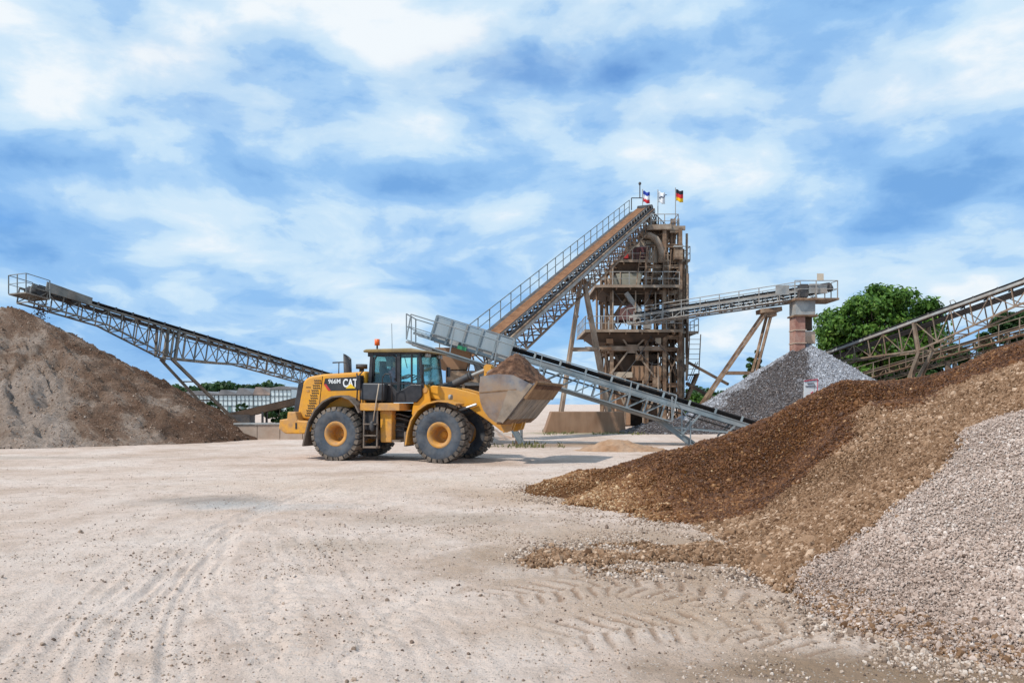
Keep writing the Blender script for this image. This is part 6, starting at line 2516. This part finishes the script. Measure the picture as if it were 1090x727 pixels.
    prism('battery_box', T, [(-.92, .98), (-.42, .98), (-.42, 1.58), (-.92, 1.58)], -1.22, -.60, K, .03)
    prism('side_column', T, [(-.32, .60), (.06, .60), (.08, 1.60), (-.34, 1.60)], -1.14, -.82, YD, .03)
    prism('hydraulic_tank', T, [(-.95, .9), (.2, .7), (.2, 1.58), (-.95, 1.58)], .5, 1.2, K, .03)
    prism('valve_block', T, [(-.2, .75), (.32, .75), (.36, 1.2), (-.2, 1.25)], -.8, -.55, M_dark, .03)
    for z in (.95, 1.1, 1.32, 1.45):
        tube('hose', T, [(-.1, -.84, z), (.2, -.9, z + .05), (.45, -.7, z - .05), (.62, -.5, z + .02)], .028, M_dark, 6)
    box('step_plate', T, (.1, -1.2, .62), (.4, -.7, .68), M_fender)
    for x in (-.80, -.34):
        beam('ladder_stile', T, (x, -1.34, .42), (x, -1.30, 1.6), .04, .06, M_fender)
    for z in (.46, .82, 1.18):
        box('ladder_step', T, (-.80, -1.40, z - .02), (-.34, -1.22, z + .02), M_fender)
    box('ladder_box', T, (-.80, -1.36, .42), (-.34, -1.12, .48), M_tansteel)
    tube('broom_handle', T, [(-.47, -1.36, 1.25), (-.26, -1.36, 2.45)], .02, M_beige, 6)
    mesh('broom_head', T, *ellip((-.50, -1.36, 1.12), (.09, .08, .17)), M_dark, True)
    tube('hand_rail', T, [(-.22, -1.24, 1.84), (-.20, -1.24, 2.65), (-.10, -1.24, 2.76), (.06, -1.24, 2.74), (.1, -1.24, 2.6), (.12, -1.22, 1.84)], .022, K, 6)
    tube('hand_rail', T, [(-.98, -1.22, 1.5), (-1.0, -1.22, 2.75), (-.9, -1.2, 2.86)], .022, K, 6)
    # --- cab
    cx0, cx1, cw = -.92, 1.02, .78

    def pillar(p0, p1, w=.09):
        beam('cab_pillar', CB, p0, p1, w, w, K)
    CB = prism('cab_base', T, [(-.98, 1.86), (.80, 1.86), (.98, 2.05), (.98, 2.42), (.62, 2.44), (.15, 2.20), (-.1, 2.44), (-.98, 2.44)], -cw - .10, cw + .10, K, .03)
    prism('tool_box', CB, [(-1.02, 1.94), (-.22, 1.90), (-.16, 2.46), (-1.0, 2.48)], -1.16, -.89, mat('side_cover', [(0.03, 0.033, 0.04), (0.055, 0.06, 0.07)], 3, .45), .04)
    for sg in (-1, 1):
        y = sg * cw
        pillar((-.86, y, 2.4), (-.78, y, 3.46), .11)
        pillar((.16, y, 2.2), (.16, y, 3.46), .11)
        pillar((1.0, y, 2.3), (.86, y, 3.44), .08)
        beam('cab_rail', CB, (-.86, y, 2.46), (.12, y, 2.46), .07, .08, K)
        beam('cab_rail', CB, (-.86, y, 3.42), (.9, y, 3.42), .07, .09, K)
        th = .012
        prism('window', CB, [(-.80, 2.50), (.10, 2.50), (.10, 3.38), (-.73, 3.38)], y - th, y + th, M_glass)
        prism('door_window', CB, [(.22, 2.12), (.60, 2.12), (.96, 2.38), (.84, 3.38), (.22, 3.38)], y - th, y + th, M_glass)
        beam('door_frame', CB, (.60, y * 1.02, 2.42), (.60, y * 1.02, 3.40), .05, .05, K)
        beam('door_frame', CB, (.20, y * 1.02, 2.46), (.97, y * 1.02, 2.46), .04, .04, K)
    v = [(1.03, -.74, 2.42), (1.03, .74, 2.42), (.88, .74, 3.38), (.88, -.74, 3.38)]
    mesh('windscreen', CB, v + [(a + .02, b_, c_) for a, b_, c_ in v], [(0, 1, 2, 3), (7, 6, 5, 4), (0, 4, 5, 1), (1, 5, 6, 2), (2, 6, 7, 3), (3, 7, 4, 0)], M_glass)
    v = [(-.89, -.72, 2.48), (-.89, .72, 2.48), (-.80, .72, 3.38), (-.80, -.72, 3.38)]
    mesh('rear_window', CB, v + [(a - .02, b_, c_) for a, b_, c_ in v], [(0, 1, 2, 3), (7, 6, 5, 4), (0, 4, 5, 1), (1, 5, 6, 2), (2, 6, 7, 3), (3, 7, 4, 0)], M_glass)
    for x in (-.8, .9):
        beam('cab_rail', CB, (x, -.78, 3.42), (x, .78, 3.42), .08, .1, K)
    # corner glass bow between the pillars
    tube('window_seal', CB, [(-.74, -.80, 2.52), (-.70, -.80, 3.25), (-.62, -.80, 3.36), (-.05, -.80, 3.37), (.06, -.80, 3.28), (.08, -.80, 2.52)], .035, K, 6)
    prism('cab_roof', CB, [(-1.04, 3.47), (1.10, 3.43), (1.17, 3.46), (.62, 3.575), (-.95, 3.57), (-1.05, 3.53)], -.93, .93, mat('roof_paint', [(0.16, 0.115, 0.045), (0.27, 0.185, 0.06)], 3, .6, dust=(0.30, 0.22, 0.15), dust_amt=.6), .03)
    for y in (-.6, -.4, .4, .6):
        rod('work_light', CB, (.98, y, 3.36), (1.06, y, 3.36), .06, M_galv, 'drum')
    for y in (-.66, .66):
        box('work_light', CB, (-.96, y - .1, 3.34), (-.86, y + .1, 3.46), K)
    rod('beacon', CB, (-.78, -.45, 3.72), (-.78, -.45, 3.92), .085, M_orange, 'drum')
    rod('beacon_stem', CB, (-.78, -.45, 3.58), (-.78, -.45, 3.72), .03, K)
    tube('mirror_arm', CB, [(.98, -.84, 2.5), (1.08, -1.05, 2.75), (1.1, -1.12, 2.95)], .018, K, 5)
    box('mirror', CB, (1.06, -1.22, 2.72), (1.12, -1.02, 3.05), K)
    box('mirror', CB, (-1.12, -1.2, 2.30), (-1.0, -.95, 2.72), K)
    box('mirror', CB, (1.06, 1.02, 2.72), (1.12, 1.22, 3.05), K)
    beam('wiper', CB, (.45, -.81, 2.95), (.36, -.81, 3.3), .02, .015, K)
    # inside: seat, wheel, column
    prism('seat', CB, [(-.62, 2.10), (-.02, 2.10), (-.02, 2.34), (-.52, 2.38), (-.68, 3.0), (-.82, 3.0), (-.72, 2.3)], -.28, .28, M_seat, .04)
    box('head_rest', CB, (-.84, -.14, 3.0), (-.72, .14, 3.22), M_seat)
    vs, fs = [], []
    c0 = Vector((.42, 0, 2.68))
    ax = Vector((.55, 0, -1)).normalized()
    ux = ax.orthogonal().normalized()
    uy = ax.cross(ux)
    ring = [c0 + (ux * math.cos(2 * math.pi * k / 16) + uy * math.sin(2 * math.pi * k / 16)) * .2 for k in range(17)]
    tube('steering_wheel', CB, ring, .02, K, 6)
    rod('steering_column', CB, c0, (.66, 0, 2.1), .04, K)
    box('dashboard', CB, (.66, -.4, 2.2), (.9, .4, 2.55), K)
    box('sun_blind', CB, (-.32, -.74, 3.02), (-.14, -.62, 3.34), K)

    # --- articulation and front frame
    rod('articulation_pin', T, (.38, 0, .6), (.38, 0, 1.7), .13, M_dark, 'drum')
    prism('front_frame', T, [(.55, .62), (.55, 1.55), (.72, 2.36), (1.24, 2.40), (1.38, 2.1), (1.95, 1.4), (2.35, 1.05), (2.25, .66), (1.2, .55)], -.30, .30, M_fender, .03)
    for sg in (-1, 1):
        prism('loader_tower', T, [(.60, 1.5), (.74, 2.40), (1.05, 2.44), (1.20, 2.2), (1.30, 1.5), (1.1, 1.0), (.7, 1.0)], sg * .72, sg * .80, Y, .02)
        prism('loader_tower', T, [(.62, 1.5), (.76, 2.40), (1.05, 2.44), (1.20, 2.2), (1.28, 1.5), (1.0, 1.1), (.7, 1.1)], sg * .40, sg * .47, Y, .02)
        # steering ram, hoses
        rod('steering_ram', T, (-.2, sg * .42, .92), (.75, sg * .5, .9), .06, M_dark)
        rod('ram_rod', T, (.4, sg * .46, .91), (1.0, sg * .52, .9), .03, M_chrome)
        tube('hose', T, [(.25, sg * .3, 1.3), (.45, sg * .45, 1.45), (.65, sg * .4, 1.35)], .03, K, 6)
        tube('hose', T, [(.2, sg * .25, 1.15), (.42, sg * .5, 1.2), (.66, sg * .42, 1.12)], .03, K, 6)
        # lift arms
        prism('lift_arm', T, [(.92, 2.06), (.95, 2.30), (1.25, 2.40), (2.0, 2.31), (2.70, 2.13), (2.96, 1.92), (3.25, 1.6), (3.74, 1.17), (3.82, 1.02), (3.68, .93), (3.52, .98), (3.1, 1.28), (2.5, 1.66), (1.9, 1.86), (1.25, 1.98)], sg * .48, sg * .62, Y, .02)
        rod('lift_ram', T, (1.2, sg * .56 - sg * .0 + sg * .14, 1.28), (2.15, sg * .70, 1.60), .085, M_dark, 'drum')
        rod('ram_rod', T, (2.1, sg * .70, 1.59), (2.75, sg * .70, 1.80), .045, M_chrome)
        rod('pin', T, (3.70, sg * .40, 1.05), (3.70, sg * .70, 1.05), .09, M_lip, 'drum')
        rod('pin', T, (1.05, sg * .38, 2.25), (1.05, sg * .82, 2.25), .09, YD, 'drum')
        rod('head_lamp', T, (1.95, sg * 1.0, 2.02), (2.05, sg * 1.0, 2.02), .08, M_galv, 'drum')
    rod('arm_cross_tube', T, (2.75, -.5, 1.95), (2.75, .5, 1.95), .16, Y, 'drum')
    prism('tilt_lever', T, [(2.84, 3.02), (2.98, 3.02), (3.04, 2.9), (3.02, 2.3), (2.98, 1.9), (3.05, 1.4), (2.95, 1.3), (2.82, 1.36), (2.70, 1.9), (2.72, 2.3), (2.80, 2.9)], -.13, .13, Y, .03)
    rod('lever_boss', T, (2.92, -.18, 2.94), (2.92, .18, 2.94), .13, Y, 'drum')
    prism('tilt_link', T, [(2.9, 1.3), (3.05, 1.28), (3.45, 1.62), (3.38, 1.74)], -.1, .1, YD, .02)
    rod('tilt_ram', T, (1.30, 0, 2.26), (2.28, 0, 2.70), .125, M_dark, 'drum')
    rod('ram_gland', T, (2.24, 0, 2.68), (2.34, 0, 2.725), .14, M_dark, 'drum')
    rod('ram_rod', T, (2.30, 0, 2.705), (2.92, 0, 2.945), .06, M_galv)

    # --- bucket
    prof = [(3.17, 2.63), (3.14, 2.2), (3.18, 1.88), (3.28, 1.62), (3.46, 1.40), (3.66, 1.26), (3.86, 1.25), (4.04, 1.42), (4.55, 2.03), (4.86, 2.40)]
    th = .045
    HW = 1.56

    def shell(name, pr, y0, y1, m, t0=th):
        n = len(pr)
        vs = []
        for side in (0, 1):
            for i, (x, z) in enumerate(pr):
                a = pr[max(0, i - 1)]
                b_ = pr[min(n - 1, i + 1)]
                d = Vector((b_[0] - a[0], b_[1] - a[1])).normalized()
                k = t0 if side else 0
                px, pz = x - d.y * k, z + d.x * k
                vs += [(px, y0, pz), (px, y1, pz)]
        N0 = 2 * n
        fs = []
        for i in range(n - 1):
            a = 2 * i
            fs += [(a, a + 1, a + 3, a + 2), (N0 + a, N0 + a + 2, N0 + a + 3, N0 + a + 1), (a, a + 2, N0 + a + 2, N0 + a), (a + 1, N0 + a + 1, N0 + a + 3, a + 3)]
        fs += [(0, N0, N0 + 1, 1), (2 * n - 2, 2 * n - 1, N0 + 2 * n - 1, N0 + 2 * n - 2)]
        return mesh(name, T, vs, fs, m)
    sh = shell('bucket', prof, -HW, HW, M_bucket)
    side = prof + [(4.70, 2.42), (4.20, 2.66), (3.75, 2.70)]
    for sg in (-1, 1):
        prism('side_plate', sh, side, sg * HW, sg * (HW + .04), M_bucket_side)
        # rubbing strip along the floor edge, wear plate, corner gusset
        y = sg * (HW + .04)
        prism('edge_strip', sh, [(3.88, 1.24), (4.80, 2.36), (4.70, 2.42), (4.46, 2.16), (3.82, 1.34)], y, y + sg * .025, M_bucket_floor)
        prism('wear_plate', sh, [(3.70, 1.30), (3.86, 1.27), (4.46, 2.16), (4.34, 2.22), (4.05, 2.22)], y, y + sg * .018, M_bucket_floor)
        prism('seam', sh, [(3.16, 2.13), (4.30, 2.22), (4.30, 2.25), (3.16, 2.16)], y, y + sg * .014, M_lip)
        prism('arm_lug', sh, [(3.5, 1.3), (3.95, 1.3), (3.85, 1.0), (3.62, .93)], sg * .36, sg * .46, YD)
        prism('arm_lug', sh, [(3.5, 1.3), (3.95, 1.3), (3.85, 1.0), (3.62, .93)], sg * .64, sg * .74, YD)
    # lip: thick cutting edge across the width
    d = Vector((.31, .37)).normalized()
    lip = [(4.52, 1.99), (4.93, 2.475), (4.965, 2.445), (4.60, 1.94)]
    prism('cutting_edge', sh, lip, -HW - .05, HW + .05, M_lip, .006)
    # floor wear plates with gaps between them
    n = 5
    for i in range(n):
        y0 = -HW + .05 + i * (2 * HW - .1) / n + .025
        y1 = -HW + .05 + (i + 1) * (2 * HW - .1) / n - .025
        pl = [(4.02, 1.385), (4.53, 1.995), (4.575, 1.955), (4.075, 1.345)]
        prism('floor_plate', sh, pl, y0, y1, M_bucket_floor, .006)
        pl = [(3.66, 1.26), (3.86, 1.25), (4.03, 1.39), (4.075, 1.35), (3.88, 1.195), (3.65, 1.21)]
        prism('heel_plate', sh, pl, y0, y1, M_lip, .006)
    shell('spill_guard', [(3.17, 2.63), (3.22, 2.78), (3.36, 2.86)], -1.0, 1.0, M_bucket, .03)

    # heaped soil in the bucket: a thing of its own resting in it
    nx, ny = 60, 70
    sx = np.linspace(0, 1, nx)
    sy = np.linspace(-1, 1, ny)
    A, B = np.meshgrid(sx, sy)
    x = 3.14 + A * 1.80
    y = B * (HW - .01)
    zl = 2.56 - .20 * A ** 2
    ridge = np.exp(-((A - .42) / .36) ** 2) * (1 - np.abs(B) ** 2.2 * .85) * .63 * (1 + .25 * np.cos(B * 2.2 + .6))
    ed = smooth01(A / .10) * smooth01((1 - A) / .04)
    z = zl + ridge * ed + .07 * fbm(x * 2.2, y * 2.2, 4) * ed + .07 * np.abs(fbm(x * 4, y * 4, 3)) * ed
    top = np.stack([x.ravel(), y.ravel(), z.ravel()], 1)
    bot = top.copy()
    bot[:, 2] = np.minimum(zl.ravel() - .25, bot[:, 2] - .05)
    # the underside stays within the bucket walls
    bot[:, 0] = 3.9 + (bot[:, 0] - 3.9) * .75
    bot[:, 1] *= .98
    v = np.vstack([top, bot])
    q = grid_quads(nx, ny)
    K0 = nx * ny
    ringi = list(range(nx)) + [j * nx + nx - 1 for j in range(1, ny)] + [(ny - 1) * nx + i for i in range(nx - 2, -1, -1)] + [j * nx for j in range(ny - 2, 0, -1)]
    sideq = np.array([(a, b_, b_ + K0, a + K0) for a, b_ in zip(ringi, ringi[1:] + ringi[:1])])
    me = fast_mesh('soil_load', v, np.vstack([q, q[:, ::-1] + K0, sideq]), M_dirt)
    soil = bpy.data.objects.new('soil_load', me)
    COL.objects.link(soil)
    tag(soil, 'brown soil heaped in the bucket of the wheel loader', 'soil')
    return T, soil


LOADER, SOIL = loader()


# ------------------------------------------------------------------ the driver in the cab
def driver():
    # joints in loader coordinates: sitting, hands on the wheel
    J = [(-.38, 0, 2.46, .15, .13), (-.42, 0, 2.66, .15, .12), (-.44, 0, 2.84, .17, .12), (-.42, 0, 2.95, .09, .08), (-.40, 0, 3.02, .055, .055), (-.37, 0, 3.10, .075, .085), (-.36, 0, 3.20, .08, .10), (-.37, 0, 3.27, .055, .07)]
    E_ = [(0, 1), (1, 2), (2, 3), (3, 4), (4, 5), (5, 6), (6, 7)]

    def chain(start, pts):
        p = start
        for q in pts:
            J.append(q)
            E_.append((p, len(J) - 1))
            p = len(J) - 1
        return p
    for s in (-1, 1):
        chain(0, [(-.24, s * .11, 2.45, .09, .09), (.12, s * .14, 2.50, .075, .075), (.20, s * .15, 2.22, .055, .055), (.26, s * .15, 2.02, .045, .04), (.40, s * .15, 1.97, .04, .03)])
        h = chain(2, [(-.42, s * .21, 2.88, .075, .07), (-.28, s * .27, 2.66, .05, .05), (-.02, s * .2, 2.68, .038, .038), (.14, s * .18, 2.74, .032, .025), (.20, s * .18, 2.76, .035, .02)])
        for k in range(4):
            chain(h, [(.24, s * (.155 + k * .02), 2.775, .011, .011), (.275, s * (.155 + k * .02), 2.76, .009, .009), (.27, s * (.155 + k * .02), 2.735, .008, .008)])
        chain(h, [(.20, s * .14, 2.755, .011, .011), (.235, s * .125, 2.74, .009, .009)])
    # nose
    chain(6, [(-.275, 0, 3.175, .015, .015)])
    me = bpy.data.meshes.new('person')
    me.from_pydata([j[:3] for j in J], E_, [])
    o = bpy.data.objects.new('person_skeleton', me)
    COL.objects.link(o)
    md = o.modifiers.new('skin', 'SKIN')
    md.use_smooth_shade = True
    for i, j in enumerate(J):
        o.data.skin_vertices[0].data[i].radius = j[3:5]
    o.data.skin_vertices[0].data[0].use_root = True
    sb = o.modifiers.new('sub', 'SUBSURF')
    sb.levels = sb.render_levels = 1
    dg = bpy.context.evaluated_depsgraph_get()
    m2 = bpy.data.meshes.new_from_object(o.evaluated_get(dg))
    bpy.data.objects.remove(o)
    m2.materials.clear()
    for m in (M_shirt, M_skin, M_trouser, M_dark):
        m2.materials.append(m)
    for p in m2.polygons:
        c = p.center
        k = 0
        if c.z > 3.0 or (c.x > -.16 and c.z > 2.6 and abs(c.y) > .1):
            k = 1
        elif c.z < 2.04:
            k = 3
        elif c.z < 2.44 or (c.x > -.22 and c.z < 2.62):
            k = 2
        p.material_index = k
        p.use_smooth = True
    pr = bpy.data.objects.new('person', m2)
    COL.objects.link(pr)
    tag(pr, 'seated driver in a pink shirt behind the glass of the loader cab', 'person')
    hv, hf = ellip((-.385, 0, 3.225), (.10, .088, .092), 16, 10)
    keep = [f for f in hf if sum(hv[i][2] for i in f) / 4 > 3.2 or sum(hv[i][0] for i in f) / 4 < -.40]
    h = mesh('hair', pr, hv, keep, M_hair, True)
    for s in (-1, 1):
        mesh('eye', pr, *ellip((-.285, s * .033, 3.20), (.012, .014, .010), 8, 6), M_dark, True)
        mesh('ear', pr, *ellip((-.37, s * .085, 3.18), (.025, .012, .032), 8, 6), M_skin, True)
    mesh('mouth', pr, *ellip((-.288, 0, 3.125), (.008, .025, .006), 8, 6), M_maroon, True)
    return pr


DRIVER = driver()
LM = Matrix.Translation((-3.52, 26.19, -.01)) @ Matrix.Rotation(rad(-17), 4, 'Z')
LOADER.root.matrix_basis = LM
SOIL.matrix_basis = LM
DRIVER.matrix_basis = LM
